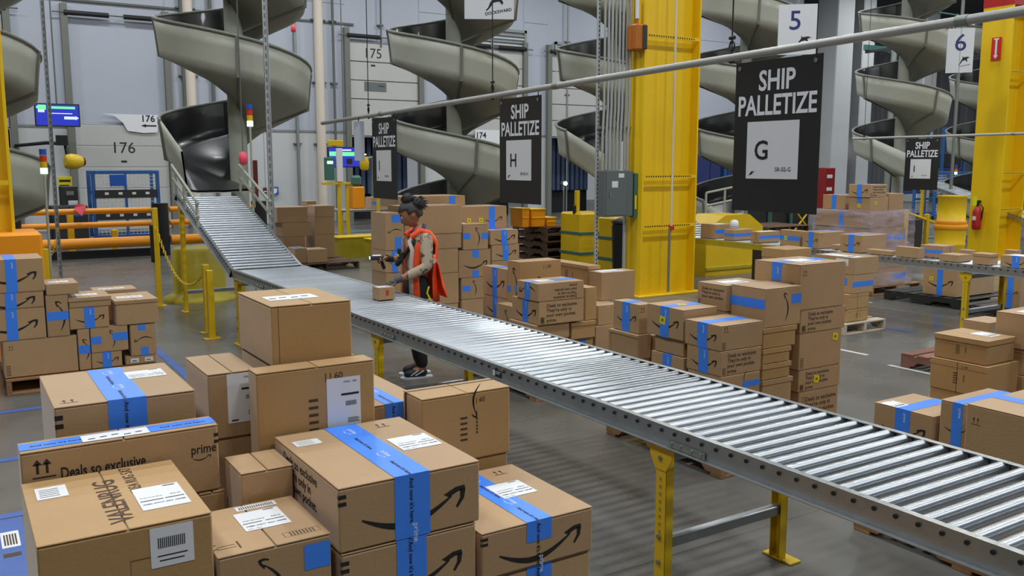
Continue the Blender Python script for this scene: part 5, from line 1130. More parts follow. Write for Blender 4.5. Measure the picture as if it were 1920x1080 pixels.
# --- trousers
Vt=[(0,0,1.0),(0,0,.86),(0,.085,.76),(.02,.09,.46),(-.03,.09,.075),(0,-.085,.76),(.0,-.1,.46),(-.06,-.1,.075)]
skin_mesh('trousers',Vt,[(0,1),(1,2),(2,3),(3,4),(1,5),(5,6),(6,7)],[(.142,.115),(.15,.125),.098,.075,.062,.098,.075,.062],M['pants'],wk,root=1)
for s,x0 in ((1,-.03),(-1,-.06)):
    sh=skin_mesh('shoe',[(x0-.05,.09*s,.045),(x0+.03,.09*s,.05),(x0+.12,.09*s,.04),(x0+.18,.09*s,.032)],chain(range(4)),[.042,.05,.045,.03],M['shoe'],wk)
    b=MB(); b.prism([(x0-.09,.09*s-.035),(x0+.1,.09*s-.045),(x0+.2,.09*s-.03),(x0+.215,.09*s),(x0+.2,.09*s+.03),(x0+.1,.09*s+.045),(x0-.09,.09*s+.035)],2,0,.014); b.build('sole',M['white'],sh)
    b=MB(); b.tube([(x0+.0,.09*s+.04*s,.07),(x0+.08,.09*s+.042*s,.03)],.006,6); b.tube([(x0+.05,.09*s+.04*s,.075),(x0+.12,.09*s+.036*s,.03)],.006,6); b.build('shoe_stripe',M['white'],sh)
# --- hands: palm and five separate bent fingers each
def hand(name,wrist,pd,up,m,curl=.5,s=1.):
    """pd: pointing direction, up: back of hand normal"""
    pd=Vector(pd).normalized(); up=Vector(up); up=(up-pd*up.dot(pd)).normalized(); sd=pd.cross(up)
    W=Vector(wrist); P=lambda a,b_,c:tuple(W+pd*a*s+sd*b_*s+up*c*s)
    vs=[P(0,0,0),P(.03,0,0),P(.06,0,0)]; es=[(0,1),(1,2)]; rs=[(.022,.026),(.034,.018),(.036,.015)]
    root=1
    h=skin_mesh(name,vs,es,rs,m,wk,root=root)
    for i,(off,L) in enumerate(((-.03,.066),(-.010,.076),(.011,.071),(.03,.056))):
        pts=[]; a=.0; p=Vector((.055,off,0)); pts.append(p.copy())
        for j,f in enumerate((.42,.32,.26)):
            a+=curl*(.5+.4*j); p=p+Vector((math.cos(a)*L*f*1.15,off*.06,-math.sin(a)*L*f*1.15)); pts.append(p.copy())
        skin_mesh('finger',[P(*q) for q in pts],chain(pts),[.0095,.0088,.0080,.0070],m,h,sub=1)
    pts=[(.015,-.026,-.003),(.038,-.050,-.016),(.058,-.056,-.030),(.076,-.050,-.040)]
    skin_mesh('thumb',[P(*q) for q in pts],chain(pts),[.013,.011,.0095,.008],m,h,sub=1)
    return h
hand('left_hand',(.22,.18,.928),(.92,-.05,-.30),(.2,.1,1),M['gloveg'],.42)
hand('right_hand',(.235,-.12,1.095),(.9,.2,.1),(0,-.5,.85),M['skin'],.95)
# glove cuff / black glove on forearm ends
b=MB(); b.cyl((.17,.19,.945),(.235,.177,.925),.036,14,r1=.033); b.build('glove_cuff',M['gloveg'],wk)
b=MB(); b.cyl((.185,-.135,1.085),(.24,-.12,1.095),.034,14); b.build('wrist_band',M['plastic_d'],wk)
# --- safety vest: open front elliptical shell with arm openings and hanging flap
def vest():
    b=MB(); b.sm=True; N=36; rows=[(.70,.19,.17,-.02),(.80,.19,.165,-.015),(.92,.185,.158,-.01),(1.04,.178,.160,-.02),(1.14,.172,.168,-.03),(1.22,.155,.175,-.045),(1.29,.125,.17,-.052),(1.335,.085,.12,-.05)]
    vs=[]
    for z,rx,ry,cx in rows:
        gap=.98 if z<1.2 else .98+.5*(z-1.2)*3
        for i in range(N+1):
            t=gap+(2*PI-2*gap)*i/N; wob=.008*math.sin(5*t+z*9)
            vs.append((cx+(rx+wob)*math.cos(t),(ry+wob)*math.sin(t),z))
    fs=[]; 
    for j in range(len(rows)-1):
        for i in range(N):
            t=gap_t=(i+.5)/N
            # arm openings on both sides
            if rows[j][0]>=1.10 and rows[j][0]<1.25 and (.20<t<.34 or .66<t<.80): continue
            ang=(.98+(2*PI-1.96)*t)*180/PI
            if rows[j][0]<.93 and (84<ang<122 or 238<ang<276): continue
            fs.append((j*(N+1)+i,j*(N+1)+i+1,(j+1)*(N+1)+i+1,(j+1)*(N+1)+i))
    b.add(vs,fs); o=b.build('safety_vest',M['vest'],wk); so=o.modifiers.new('s','SOLIDIFY'); so.thickness=.006; so.offset=1
    for z,hh in ((.88,.05),):
        pass
    b=MB(); b.sm=True
    for j,(za,zb) in enumerate(((1.06,1.10),)):
        v=[]
        for z in (za,zb):
            rx=.192; ry=.176
            for i in range(N+1):
                t=1.95+(2*PI-3.9)*i/N; wob=.008*math.sin(5*t+z*9); v.append((-.014+(rx+wob)*math.cos(t),(ry+wob)*math.sin(t),z))
        b.add(v,[(i,i+1,N+2+i,N+1+i) for i in range(N)])
    b.build('reflective_band',M['silver'],o)
    for s in (-1,1):
        b=MB(); b.sm=True; L=[]
        for z,x,y in ((.71,.085,.158),(.92,.085,.150),(1.08,.08,.150),(1.18,.07,.155),(1.26,.085,.105),(1.315,.02,.10),(1.335,-.04,.10)): L.append((x,s*y,z))
        v=[]
        for x,y,z in L: v+= [(x-.018,y+s*.012,z+.006),(x+.018,y+s*.004,z+.006)]
        b.add(v,[(2*i,2*i+1,2*i+3,2*i+2) for i in range(len(L)-1)]); st=b.build('reflective_stripe',M['silver'],o); so=st.modifiers.new('s','SOLIDIFY'); so.thickness=.003
    # orange shoulder yoke
    b=MB(); b.sm=True
    for s in (-1,1): b.tube([(.06,s*.10,1.30),(-.02,s*.115,1.355),(-.09,s*.12,1.33),(-.15,s*.12,1.25)],[.03,.034,.036,.03],10)
    b.build('shoulder_yoke',M['vest'],o)
    b=MB(); b.add([(-.17,.05,1.12),(-.18,.15,1.05),(-.215,.17,.84),(-.26,.15,.74),(-.23,.02,.75),(-.195,.0,1.0)],[(0,1,2,3,4,5)]); f=b.build('vest_flap',M['vest'],o); so=f.modifiers.new('s','SOLIDIFY'); so.thickness=.008
vest()
# strap, lime tool loop, radio pouch, scanner
b=MB(); b.tube([(-.10,.12,1.34),(.05,.12,1.25),(.125,.05,1.12),(.16,-.05,1.04)],.022,8); b.build('shoulder_strap',M['scarf'],wk)
b=MB(); b.tube([(-.08,.03,1.40),(-.06,.075,1.375),(.0,.06,1.345),(.03,.0,1.33)],.018,8); b.build('collar',M['navy'],wk)
b=MB(); b.cbox(.13,.0,1.08,.17,.10,1.17,.01); b.cbox(.15,.03,1.16,.18,.09,1.20,.008); b.build('chest_pouch',M['scarf'],wk)
b=MB(); b.cbox(.172,.02,1.125,.178,.085,1.145,.002); b.build('lime_stripe',M['lime'],wk)
b=MB(); b.tube([(-.07,.20,.86),(-.05,.205,.80),(-.08,.205,.74),(-.06,.205,.70),(-.045,.205,.66),(-.075,.205,.64),(-.09,.205,.67),(-.06,.205,.71)],.008,8); b.build('lime_tool_loop',M['lime'],wk)
sca=empty('handheld_scanner',(0,0,0),'black handheld scanner with a lit screen in the raised hand of the worker','scanner')
sca.matrix_world=wk.matrix_world
sca.location=wk.location; sca.rotation_euler=wk.rotation_euler
b=MB(); b.cbox(.27,-.13,1.085,.40,-.06,1.125,.01); b.build('housing',M['plastic_d'],sca)
b=MB(); b.cbox(.30,-.125,1.126,.375,-.066,1.129,.001); b.box(.401,-.122,1.092,.403,-.068,1.12); b.build('screen',M['screen_w'],sca)
b=MB(); b.tube([(.30,-.095,1.085),(.285,-.095,1.04),(.27,-.095,1.0)],.016,8); b.build('grip',M['black'],sca)
# ------------------------------------------------------------------ conduits and electrical panel
e=empty('conduit_bundle',(7.94,10.26,0),'bundle of eight grey electrical conduits rising beside the wide yellow column','conduits')
for k in range(8):
    b=MB(); x=.06+.066*k; b.tube([(x,0,1.87),(x,0,2.1),(x+.0,0,2.35+.04*(k%3)),(x+.02,0,2.75),(x+.02,0,6.5)],.017,8); b.build('conduit',M['postg'] if k%3 else M['pole'],e)
for z in (2.45,4.3): b=MB(); b.box(0,.02,z,.6,.045,z+.04); b.build('strut',M['galvd'],e)
e=empty('strut_post',(7.98,10.36,0),'slotted steel posts carrying the electrical panel left of the wide column','post')
for x in (0,.53): b=MB(); b.cbox(x-.02,-.02,0,x+.02,.02,6.5,.003); b.build('post',M['postg'],e)
b=MB(); 
for k in range(90): b.box(-.008,-.0215,.2+k*.06,.008,-.0202,.23+k*.06)
o=b.build('slots',M['black'],e); o['kind']='stuff'
e=empty('electrical_panel',(7.97,10.15,1.20),'dark grey electrical panel on posts left of the wide yellow column','electrical panel')
b=MB(); b.cbox(0,0,0,.52,.16,.66,.008); b.build('cabinet',M['panel'],e)
b=MB(); b.cbox(.02,-.006,.02,.40,-.001,.64,.004); b.build('door',M['panel'],e)
b=MB(); b.box(.12,-.009,.42,.23,-.0065,.51); b.box(.24,-.009,.56,.34,-.0065,.62); b.build('label',M['white'],e)
b=MB(); b.box(.08,-.02,.28,.1,-.0062,.35); b.build('latch',M['galv'],e)
b=MB(); b.box(.54,.0,-.02,.60,.1,.62); b.build('side_box',M['teal'],e)
b=MB(); b.box(.55,-.01,.1,.58,-.001,.3); b.build('side_label',M['yellowst'],e)
# slotted posts (tall, floor to roof)
def strutpost(x,y,label,lean=0,z1=9.5):
    e=empty('slotted_post',(x,y,0),label,'post'); b=MB(); b.box(-.03,-.02,0,-.024,.02,z1); b.box(.024,-.02,0,.03,.02,z1); b.box(-.03,.014,0,.03,.02,z1); b.build('channel',M['postg'],e)
    b=MB()
    for k in range(int(z1/.1)-2): b.box(-.009,.0125,.1+k*.1,.009,.0138,.16+k*.1)
    o=b.build('slots',M['lip'],e); o['kind']='stuff'
    b=MB(); b.cbox(-.08,-.06,0,.08,.06,.01,.002); b.build('foot',M['galvd'],e)
    e.rotation_euler.y=lean; return e
p=at(113,505,15.0); strutpost(p.x,p.y,'tall slotted steel post at the left, in front of the blue screen')
p=at(510,400,11.8); strutpost(p.x,p.y,'tall slotted steel post right of the nearest spiral chute')
# ------------------------------------------------------------------ wall mounted things
def wallpipe(px,r,label,m,py=100,z1=10.8,z0=0,clamps=True,yo=.12):
    p=at(px,py,1.); a=p-Vector((0,0,1.95)); t=(WYY-yo)/p.y; x=p.x*t
    e=empty('wall_pipe',(x,WYY-yo,0),label,'pipe'); b=MB(); b.cyl((0,0,z0),(0,0,z1),r,12); b.build('pipe',M[m],e)
    if clamps:
        for z in (2.6,4.6,6.6):
            b=MB(); b.box(-r-.08,-.02,z,r+.08,yo-.03,z+.04); b.build('clamp',M['seam'],e)
    return e
wallpipe(598,.16,'thick cream pipe on the wall left of the dock door numbered one hundred seventy five','cream')
wallpipe(352,.16,'cream pipe on the wall behind the nearest spiral chute','cream',py=50)
wallpipe(340,.06,'dark thin pipe left of the cream pipe behind the nearest chute','seam',py=50)
wallpipe(393,.06,'dark thin pipe high on the wall right of the nearest chute lip','seam',py=10)
wallpipe(560,.05,'grey conduit on the wall left of the thick cream pipe','galvd',py=300)
wallpipe(628,.04,'dark conduit on the wall right of the thick cream pipe','seam',py=200)
wallpipe(713,.025,'thin conduit running up beside the raised dock door','seam',py=10,z0=5.9)
wallpipe(1065,.03,'grey conduit between the middle spiral chutes','galvd',py=10)
wallpipe(1545,.06,'dark cable bundle right of the largest hanging sign','seam',py=100,clamps=False)
wallpipe(1556,.06,'second dark cable right of the largest hanging sign','seam',py=100,clamps=False)
wallpipe(1537,.035,'thin grey cable right of the largest hanging sign','galvd',py=100,clamps=False)
wallpipe(1563,.04,'grey conduit with clamps right of the dark cables','galvd',py=100)
# projecting white wall bays at right
for k,(px0,px1,dy) in enumerate(((1568,1600,1.2),(1617,1640,.8),(1735,1760,1.0))):
    a=at(px0,100,1.); c_=at(px1,100,1.); x0=a.x*(WYY-dy)/a.y; x1=c_.x*(WYY-dy)/c_.y
    b=MB(); b.cbox(x0,WYY-dy,0,min(x1,x0+6),WYY-.05,10.9,.04); b.build('wall_bay',M['wallw'],wb)
def wallat(px,py,yo=.1):
    a=at(px,py,1.)-Vector((0,0,1.95)); t=(WYY-yo)/a.y; return Vector((a.x*t,WYY-yo,1.95+a.z*t))
def onYpl(px,py,Y):
    a=at(px,py,1.)-Vector((0,0,1.95)); t=Y/a.y; return Vector((a.x*t,Y,1.95+a.z*t))
# high trim line over the doors
a=wallat(0,20,.06); b=MB(); b.box(-9,WYY-.07,6.55,12,WYY-.03,6.61); struct(b.build('trim_2',M['seam']))
# screens
def screen(px0,py0,px1,py1,Y,label,mode):
    a=onYpl(px0,py0,Y); c_=onYpl(px1,py1,Y); W=c_.x-a.x; H_=a.z-c_.z
    e=empty('screen',(a.x,Y,c_.z),label,'screen'); b=MB(); b.cbox(-.03,0,-.03,W+.03,.08,H_+.03,.01); b.build('casing',M['black'],e)
    F=Face((0,0,0),(1,0,0),(0,0,1)); b=MB(); F.rect(b,0,0,W,H_,.003); b.build('display',M['screen_b'],e)
    if mode=='a':
        b=MB(); F.poly(b,[(.0,H_*.86),(W*.06,H_*.97),(W*.06,H_*.75)],.005); F.rect(b,W*.06,H_*.74,W*.24,H_*.98,.005); F.rect(b,W*.3,H_*.8,W*.92,H_*.92,.005); b.build('green_band',M['screen_g'],e)
        b=MB(); F.rect(b,W*.05,H_*.62,W*.2,H_*.74,.006); F.rect(b,W*.3,H_*.56,W*.85,H_*.60,.006); F.rect(b,W*.65,H_*.3,W*.92,H_*.44,.006); F.poly(b,[(W*.92,H_*.27),(W*1.,H_*.37),(W*.92,H_*.47)],.006); b.build('bright_text',M['screen_w'],e)
    else:
        b=MB(); F.rect(b,W*.02,H_*.56,W*.36,H_*.8,.005); F.rect(b,W*.4,H_*.56,W*.99,H_*.78,.005); b.build('green_band',M['screen_g'],e)
        b=MB(); F.rect(b,W*.4,H_*.84,W*.7,H_*.92,.005); b.build('bright_text',M['screen_w'],e)
        b=MB(); F.rect(b,W*.2,H_*.12,W*.34,H_*.4,.005); F.rect(b,W*.54,H_*.12,W*.72,H_*.42,.005); b.build('dark_icons',M['ink'],e)
    b=MB(); b.cyl((W*.5,.04,H_),(W*.5,.04,10.9-c_.z),.02,8); b.build('drop_rod',M['seam'],e)
screen(66,195,149,236,27.2,'blue and green status screen at the upper left near dock door one hundred seventy six','a')
screen(616,277,677,312,26.6,'blue and green screen left of the farthest black hanging sign','b')
screen(1688,303,1700,328,20.5,'small blue screen left of the small black hanging sign','b')
# torn banner with 176 and arrow; 174 banner
def wbanner(px0,py0,px1,py1,label,txt,arrow_left,torn=False):
    a=wallat(px0,py0,.13); c_=wallat(px1,py1,.13); W=c_.x-a.x; H_=a.z-c_.z
    e=empty('wall_banner',(a.x,WYY-.16,c_.z),label,'banner'); F=Face((0,0,0),(1,0,0),(0,0,1)); b=MB()
    pts=[(0,H_),(W*.2,H_*.9),(W*.34,H_*.55),(W*.42,H_*.1),(W*.7,0),(W*.95,H_*.04),(W,H_)] if torn else [(0,0),(W,0),(W,H_),(0,H_)]
    v=[F.p(x,y,0) for x,y in pts]+[F.p(x,y,-.01) for x,y in pts]; n=len(pts)
    b.add(v,[list(range(n)),list(range(2*n-1,n-1,-1))]+[(i,n+i,n+(i+1)%n,(i+1)%n) for i in range(n)]); b.build('sheet',M['white'],e)
    b=MB(); F.text(b,txt,W*.66,H_*.62,H_*.5,.003,bold=.02) if torn else F.text(b,txt,W*.02,H_*.5,H_*.5,.003,bold=.02)
    if torn: F.rect(b,W*.74,H_*.36,W*.94,H_*.44,.003); F.poly(b,[(W*.66,H_*.4),(W*.75,H_*.5),(W*.75,H_*.3)],.003)
    else: F.rect(b,W*.05,H_*.3,W*.3,H_*.36,.003); F.poly(b,[(W*.42,H_*.33),(W*.3,H_*.42),(W*.3,H_*.24)],.003)
    b.build('banner_print',M['ink'],e)
wbanner(192,213,300,250,'torn white banner with a black arrow above dock door one hundred seventy six','176',True,True)
wbanner(890,243,936,275,'white banner reading 174 with an arrow, right of the second chute','174',False)
# blue accessibility sign
a=wallat(507,351,.1); e=empty('wall_sign',(a.x,WYY-.12,a.z-.25),'small blue sign on the wall right of the slotted post','sign'); b=MB(); b.cbox(0,0,0,.26,.02,.26,.005); b.build('plate',M['lampb'],e); F=Face((0,0,0),(1,0,0),(0,0,1)); b=MB(); F.poly(b,[(.06,.06),(.12,.03),(.2,.08),(.22,.2),(.12,.22)],.002); b.build('pictogram',M['white'],e)
a=wallat(493,353,.1); e=empty('wall_sign',(a.x,WYY-.12,a.z-.18),'tiny dark sign left of the small blue wall sign','sign'); b=MB(); b.cbox(0,0,0,.12,.02,.2,.005); b.build('plate',M['darkred'],e); F=Face((0,0,0),(1,0,0),(0,0,1)); b=MB(); F.rect(b,.02,.06,.1,.09,.002);b.build('sign_print',M['white'],e)
# dark red post beside the first incline
a=onYpl(480,385,22.); e=empty('red_post',(a.x,22.,0),'dark red steel post right of the nearest chute exit','post'); b=MB(); b.cbox(-.06,-.06,0,.06,.06,2.05,.01); b.build('post',M['darkred'],e); b=MB(); b.cbox(-.12,-.12,0,.12,.12,.015,.003); b.build('foot_plate',M['darkred'],e)
# stack lights on thin posts
def stacklight(px,py,Y,label):
    a=onYpl(px,py,Y); e=empty('signal_tower',(a.x,Y,0),label,'signal light'); z=a.z
    b=MB(); b.cyl((0,0,0),(0,0,z-.01),.015,8); b.build('post',M['pole'],e)
    for k,m in enumerate(('lampg','yellow','lampr','lampb')):
        b=MB(); b.cyl((0,0,z+.075*k),(0,0,z+.075*k+.07),.04,14); b.build('lens',M[m],e)
stacklight(469,237,12.2,'signal light with a green lamp beside the nearest chute pole')
stacklight(83,326,12.2,'signal light with a green lamp at the left below the blue screen')
stacklight(1792,327,16,'signal light with a green lamp behind the small black hanging sign')
# yellow round dock lamp on a black arm
a=onYpl(138,303,24.); e=empty('dock_lamp',(a.x,24,a.z),'round yellow dock lamp on a black arm at the left','lamp')
b=MB(); b.lathe([(.10,-.2),(.17,-.17),(.19,-.05),(.17,.1),(.12,.2)],n=18); o=b.build('head',M['yellow'],e); o.rotation_euler=(0,PI/2,.3)
b=MB(); b.lathe([(.02,-.01),(.10,.0),(.10,.03)],n=16); o=b.build('lens',M['darkred'],e); o.rotation_euler=(0,PI/2,.3); o.location=(.21,.05,0)
b=MB(); b.tube([(-.12,0,.12),(-.15,.1,.42),(-.5,.5,.45),(-.9,4.8,.45)],.045,8); b.box(-.35,-.05,.38,-.1,.05,.62); b.build('arm',M['black'],e)
a=onYpl(683,300,25.); e=empty('dock_lamp',(a.x,25,a.z-.1),'yellow dock lamp with a lit lens beside the second blue screen','lamp')
b=MB(); b.lathe([(.08,-.2),(.13,-.15),(.14,.05),(.10,.2)],n=16); b.build('head',M['yellow'],e)
b=MB(); b.lathe([(.01,.0),(.05,.0),(.05,.02),(.0,.03)],n=12); o=b.build('lens',M['lampw'],e); o.location=(0,-.02,.25)
b=MB(); b.tube([(.1,0,.15),(.5,.3,.2),(.62,.9,.2),(.62,.9,-a.z+.1)],.04,8); b.build('arm',M['galv'],e)
a=onYpl(1060,344,27.); e=empty('dock_lamp',(a.x,27,a.z),'bright white work lamp behind the incline of the second conveyor','lamp')
b=MB(); b.lathe([(.01,.0),(.07,.0),(.07,.03),(.0,.04)],n=12); o=b.build('lens',M['lampw'],e); o.rotation_euler=(PI/2,0,0)
b=MB(); b.cyl((0,.03,0),(0,.2,0),.08,12); b.cyl((0,.1,0),(0,.1,-a.z),.03,8); b.build('stand',M['seam'],e)
# exit markers: pink round beacons hanging near chutes
for px,py,Y,l in ((550,53,20,'red marker lamp hanging high between the first and second chutes'),(456,297,12.2,'red hanging marker beside the nearest chute pole'),(1184,120,15,'pink round marker lamp behind the conduits'),(1747,166,20,'pink round marker lamp right of the fifth chute')):
    a=onYpl(px,py,Y); e=empty('marker_lamp',(a.x,Y,a.z),l,'lamp'); b=MB(); b.lathe([(.01,-.09),(.05,-.07),(.06,0),(.05,.07),(.01,.09)],n=12); b.build('lens',M['pink'],e); b=MB(); b.cyl((0,0,.08),(0,0,9-a.z),.008,6); b.build('cord',M['seam'],e)
# yellow caution signs on wall / equipment at left
a=onYpl(108,331,25.5); e=empty('warning_sign',(a.x,25.5,a.z-.32),'yellow warning sign below the yellow dock lamp','sign'); b=MB(); b.cbox(0,0,0,.32,.02,.32,.004); b.build('plate',M['yellowst'],e); F=Face((0,0,0),(1,0,0),(0,0,1)); b=MB(); F.rect(b,.03,.18,.29,.24,.002); F.rect(b,.03,.08,.25,.11,.002); b.build('sign_print',M['ink'],e); b=MB(); b.cyl((.16,.05,-a.z+.32),(.16,.05,.3),.02,8); b.build('post',M['galvd'],e)
a=onYpl(111,349,25.2); e=empty('control_box',(a.x,25.2,a.z-.85),'dark dock control box with a white panel at the left','control box')
b=MB(); b.cbox(0,0,0,.42,.2,.85,.02); b.build('housing',M['plastic_d'],e); b=MB(); b.cbox(.18,-.012,.12,.40,-.001,.48,.005); b.build('button_panel',M['white'],e); b=MB(); b.box(.15,-.01,.62,.32,-.001,.72); b.build('display',M['galv'],e)
b=MB(); b.box(.15,.1,-(a.z-.85),.25,.16,0); b.build('post',M['galvd'],e)
a=onYpl(95,402,23.5); e=empty('dark_cabinet',(a.x,23.5,0),'low black cabinet behind the orange guard rails at the left','cabinet')
b=MB(); b.cbox(0,0,0,.8,.5,.98,.02); b.build('body',M['black'],e); 
for k in range(2): b=MB(); b.cbox(.02+.39*k,-.02,.04,.39+.39*k,-.001,.94,.01); b.build('door',M['plastic_d'],e)
b=MB(); b.cbox(.3,-.03,.72,.7,-.021,.84,.004); b.build('label',M['lampb'],e)
a=onYpl(163,418,26); e=empty('waste_bin',(a.x,26,0),'pale bin between the yellow post and the blue cage cart','bin'); b=MB(); b.lathe([(.2,0),(.22,.02),(.25,.62),(.26,.64),(.26,.68)],n=16); b.build('body',M['white'],e); b=MB(); b.lathe([(.27,.68),(.27,.71),(.1,.76)],n=16); b.build('lid',M['galvd'],e)
# blue mesh cage carts
def cage(px0,px1,py0,Y,label,hh=None):
    a=onYpl(px0,py0,Y); c_=onYpl(px1,py0,Y); W=c_.x-a.x; H_=a.z
    e=empty('cage_cart',(a.x,Y,0),label,'cart'); t=.085
    for x in (0,W-t):
        for y in (0,.8): b=MB(); b.cbox(x,y,.12,x+t,y+t,H_,.006); b.build('post',M['blue'],e)
    for y in (0,.8):
        for z in (.12,.65,1.2,H_-t): b=MB(); b.cbox(t,y,z,W-t,y+t,z+t,.005); b.build('crossbar',M['blue'],e)
    b=MB()
    for k in range(1,int(W/.09)): b.cyl((k*.09,.02,.15),(k*.09,.02,H_-.03),.006,4,caps=False)
    for k in range(1,int(H_/.09)): b.cyl((.03,.02,.12+k*.09),(W-.03,.02,.12+k*.09),.006,4,caps=False)
    o=b.build('wire_mesh',M['white'],e); o['kind']='stuff'
    for z in (.58,1.12): b=MB(); b.cbox(.06,-.012,z,W-.06,-.001,z+.2,.004); q=b.build('dark_rail_board',M['plastic_d'],e); b=MB(); 
    for z in (.66,1.2):
        for k in range(4): b=MB(); b.box(W*(.18+.2*k),-.016,z,W*(.18+.2*k)+.09,-.013,z+.06); b.build('number_tag',M['white'],e)
    b=MB(); b.cbox(W*.26,-.02,H_-.38,W*.5,-.005,H_-.1,.004); b.build('blue_placard',M['lampb'],e)
    b=MB(); b.cbox(W*.47,-.01,.12,W*.51,.02,H_,.004); b.build('middle_post',M['blue'],e)
    for x in (.08,W-.12):
        for y in (.1,.7): b=MB(); b.cyl((x,y-.02,.06),(x,y+.02,.06),.06,12); b.build('caster',M['black'],e)
cage(170,298,320,24.2,'blue steel cage cart with wire mesh in front of dock door one hundred seventy six')
cage(1756,1830,322,19,'blue mesh cage cart behind the yellow drum at the right')
# boxes and waste behind rail
# orange guard rails with black posts
e=empty('guard_barrier',(0,20.4,0),'orange and black guard rail barrier across the left background','barrier')
xa=onYpl(58,460,20.4).x
for z,r in ((.985,.06),(.70,.06),(.32,.11)):
    b=MB(); b.cyl((1.25,0,z),(3.72,0,z),r,16); b.build('rail',M['orange'],e)
    b=MB(); b.cyl((4.1,0,z),(5.9,0,z),r,16); b.build('rail',M['orange'],e)
b=MB(); b.cyl((3.91,0,0),(3.91,0,1.12),.17,18); b.build('post',M['black'],e)
b=MB(); b.cyl((6.05,0,0),(6.05,0,1.12),.17,18); b.build('post',M['black'],e)
b=MB(); b.cyl((.25,0,0),(.25,0,.5),.14,18); b.build('post',M['orange'],e)
b=MB(); b.cyl((1.1,0,0),(1.1,0,1.12),.17,18); b.build('post',M['black'],e)
b=MB(); b.box(1.2,-.02,.0,3.75,.02,.17); b.build('rail_foot_shadow',M['black'],e)  # black strip painted in for the shadow at the foot of the rails
for x in (2.15,3.0): b=MB(); b.cbox(x,.5,0,x+.12,.62,.95 if x<2.5 else .55,.01); b.build('bollard',M['yellow'],e)
a=onYpl(140,376,20.2); e=empty('rag',(a.x,20.34,1.03),'pink rag hung over the top orange rail','rag'); b=MB(); b.add([(0,-.08,.0),(.2,-.08,.02),(.22,-.0,.09),(.05,.0,.12),(.0,0,.03),(.12,-.09,-.12)],[(0,5,1,2,3,4)]); o=b.build('cloth',M['pink'],e); so=o.modifiers.new('s','SOLIDIFY'); so.thickness=.012
# ------------------------------------------------------------------ yellow safety posts and chain near the incline
def ypost(x,y,h,label,m='yellow',dark=False):
    e=empty('safety_post',(x,y,0),label,'post'); b=MB(); b.cbox(-.035,-.035,.012,.035,.035,h,.005); b.build('tube',M[m],e); b=MB(); b.cbox(-.09,-.06,0,.09,.06,.012,.002); b.build('foot_plate',M[m],e)
    if dark: b=MB(); b.cbox(-.075,-.03,h*.45,-.036,.03,h*.83,.008); b.build('black_pad',M['black'],e)
    return e
ypost(2.42,13.0,1.36,'yellow post with a black pad left under the conveyor incline',dark=True)
ypost(2.50,10.62,.80,'yellow post standing under the near end of the incline, left one')
ypost(2.44,10.2,.78,'yellow post standing under the near end of the incline, right one')
ypost(3.27,15.3,1.15,'orange post behind the conveyor incline','orange')
def chain_o(p0,p1,sag,label,m='yellow'):
    p0=Vector(p0); p1=Vector(p1); L=(p1-p0).length; n=int(L*1.15/.055); e=empty('chain',p0,label,'chain')
    b=MB()
    for k in range(n):
        t=(k+.5)/n; p=(p1-p0)*t+Vector((0,0,-4*sag*t*(1-t))); d=(p1-p0)/n+Vector((0,0,-4*sag*(1-2*t)/n)); d.normalize(); s_=Vector((0,0,1)) if k%2 else d.cross(Vector((0,0,1)))
        s_=(s_-d*s_.dot(d)).normalized()
        b.tube([p+d*(.035*math.cos(q))+s_*(.014*math.sin(q)) for q in [i*2*PI/8 for i in range(9)]],.006,5)
    o=b.build('links',M[m],e); o['kind']='stuff'; return e
chain_o((2.42,12.95,1.1),(2.50,10.66,.72),.42,'yellow plastic chain sagging between the yellow posts under the incline')
a=onYpl(80,458,14.5); c_=onYpl(112,440,14.5); chain_o((a.x,14.5,a.z),(c_.x,14.6,c_.z+.15),.28,'short yellow chain hanging at the left near the orange rails')
ypost(onYpl(88,520,12.).x,12.,.95,'yellow post rising behind the left pile of boxes')
e=empty('machine_guard',(3.05,13.35,0),'round yellow machine base guard under the nearest chute','guard')
b=MB(); b.lathe([(.5,0),(.5,.05),(.38,.10),(.36,.16),(.36,.72),(.33,.76)],n=24); b.build('skirt',M['olive'],e)
# yellow scan station with frame behind the worker (far)
def frame(x0,y0,w_,d_,h_,label,shelves=(.0,),m='yellow'):
    e=empty('steel_table',(x0,y0,0),label,'table')
    for x in (0,w_-.06):
        for y in (0,d_-.06): b=MB(); b.cbox(x,y,0,x+.06,y+.06,h_,.005); b.build('leg',M[m],e)
    for z in shelves: b=MB(); b.cbox(-.02,-.02,z,w_+.02,d_+.02,z+.05,.006); b.build('shelf',M['galv'],e)
    return e
a=onYpl(640,425,19.5); frame(a.x,19.5,1.9,.9,.92,'pale steel table behind the worker at the second conveyor start',(.86,.3))
a=onYpl(637,480,19.1); e=empty('scan_station',(a.x,19.1,0),'yellow steel scan station post with a green display left of the worker','station')
b=MB(); b.cbox(0,0,0,.07,.07,1.72,.005); b.build('post',M['yellow'],e); b=MB(); b.cbox(.2,0,0,.27,.07,1.55,.005); b.build('post',M['yellow'],e)
b=MB(); b.cbox(-.35,-.02,1.5,.3,.09,1.55,.005); b.build('arm',M['yellow'],e); b=MB(); b.cbox(-.3,-.04,1.6,-.08,.04,2.1,.01); b.build('display_unit',M['teal'],e)
b=MB(); b.box(-.25,-.046,1.96,-.12,-.041,2.02); b.build('lit_bar',M['lampg'],e); b=MB(); b.cbox(-.02,-.03,1.56,.12,.03,2.3,.01); b.build('white_board',M['white'],e)
b=MB(); b.cbox(-.2,-.02,2.35,.15,.03,2.48,.01); b.build('yellow_sign',M['yellow'],e); b=MB(); b.cbox(.32,-.1,.95,.6,.2,1.45,.02); b.build('orange_bin',M['orange'],e); b=MB(); b.cbox(.36,-.06,1.46,.56,.16,1.7,.05); b.build('green_bag',M['teal'],e)
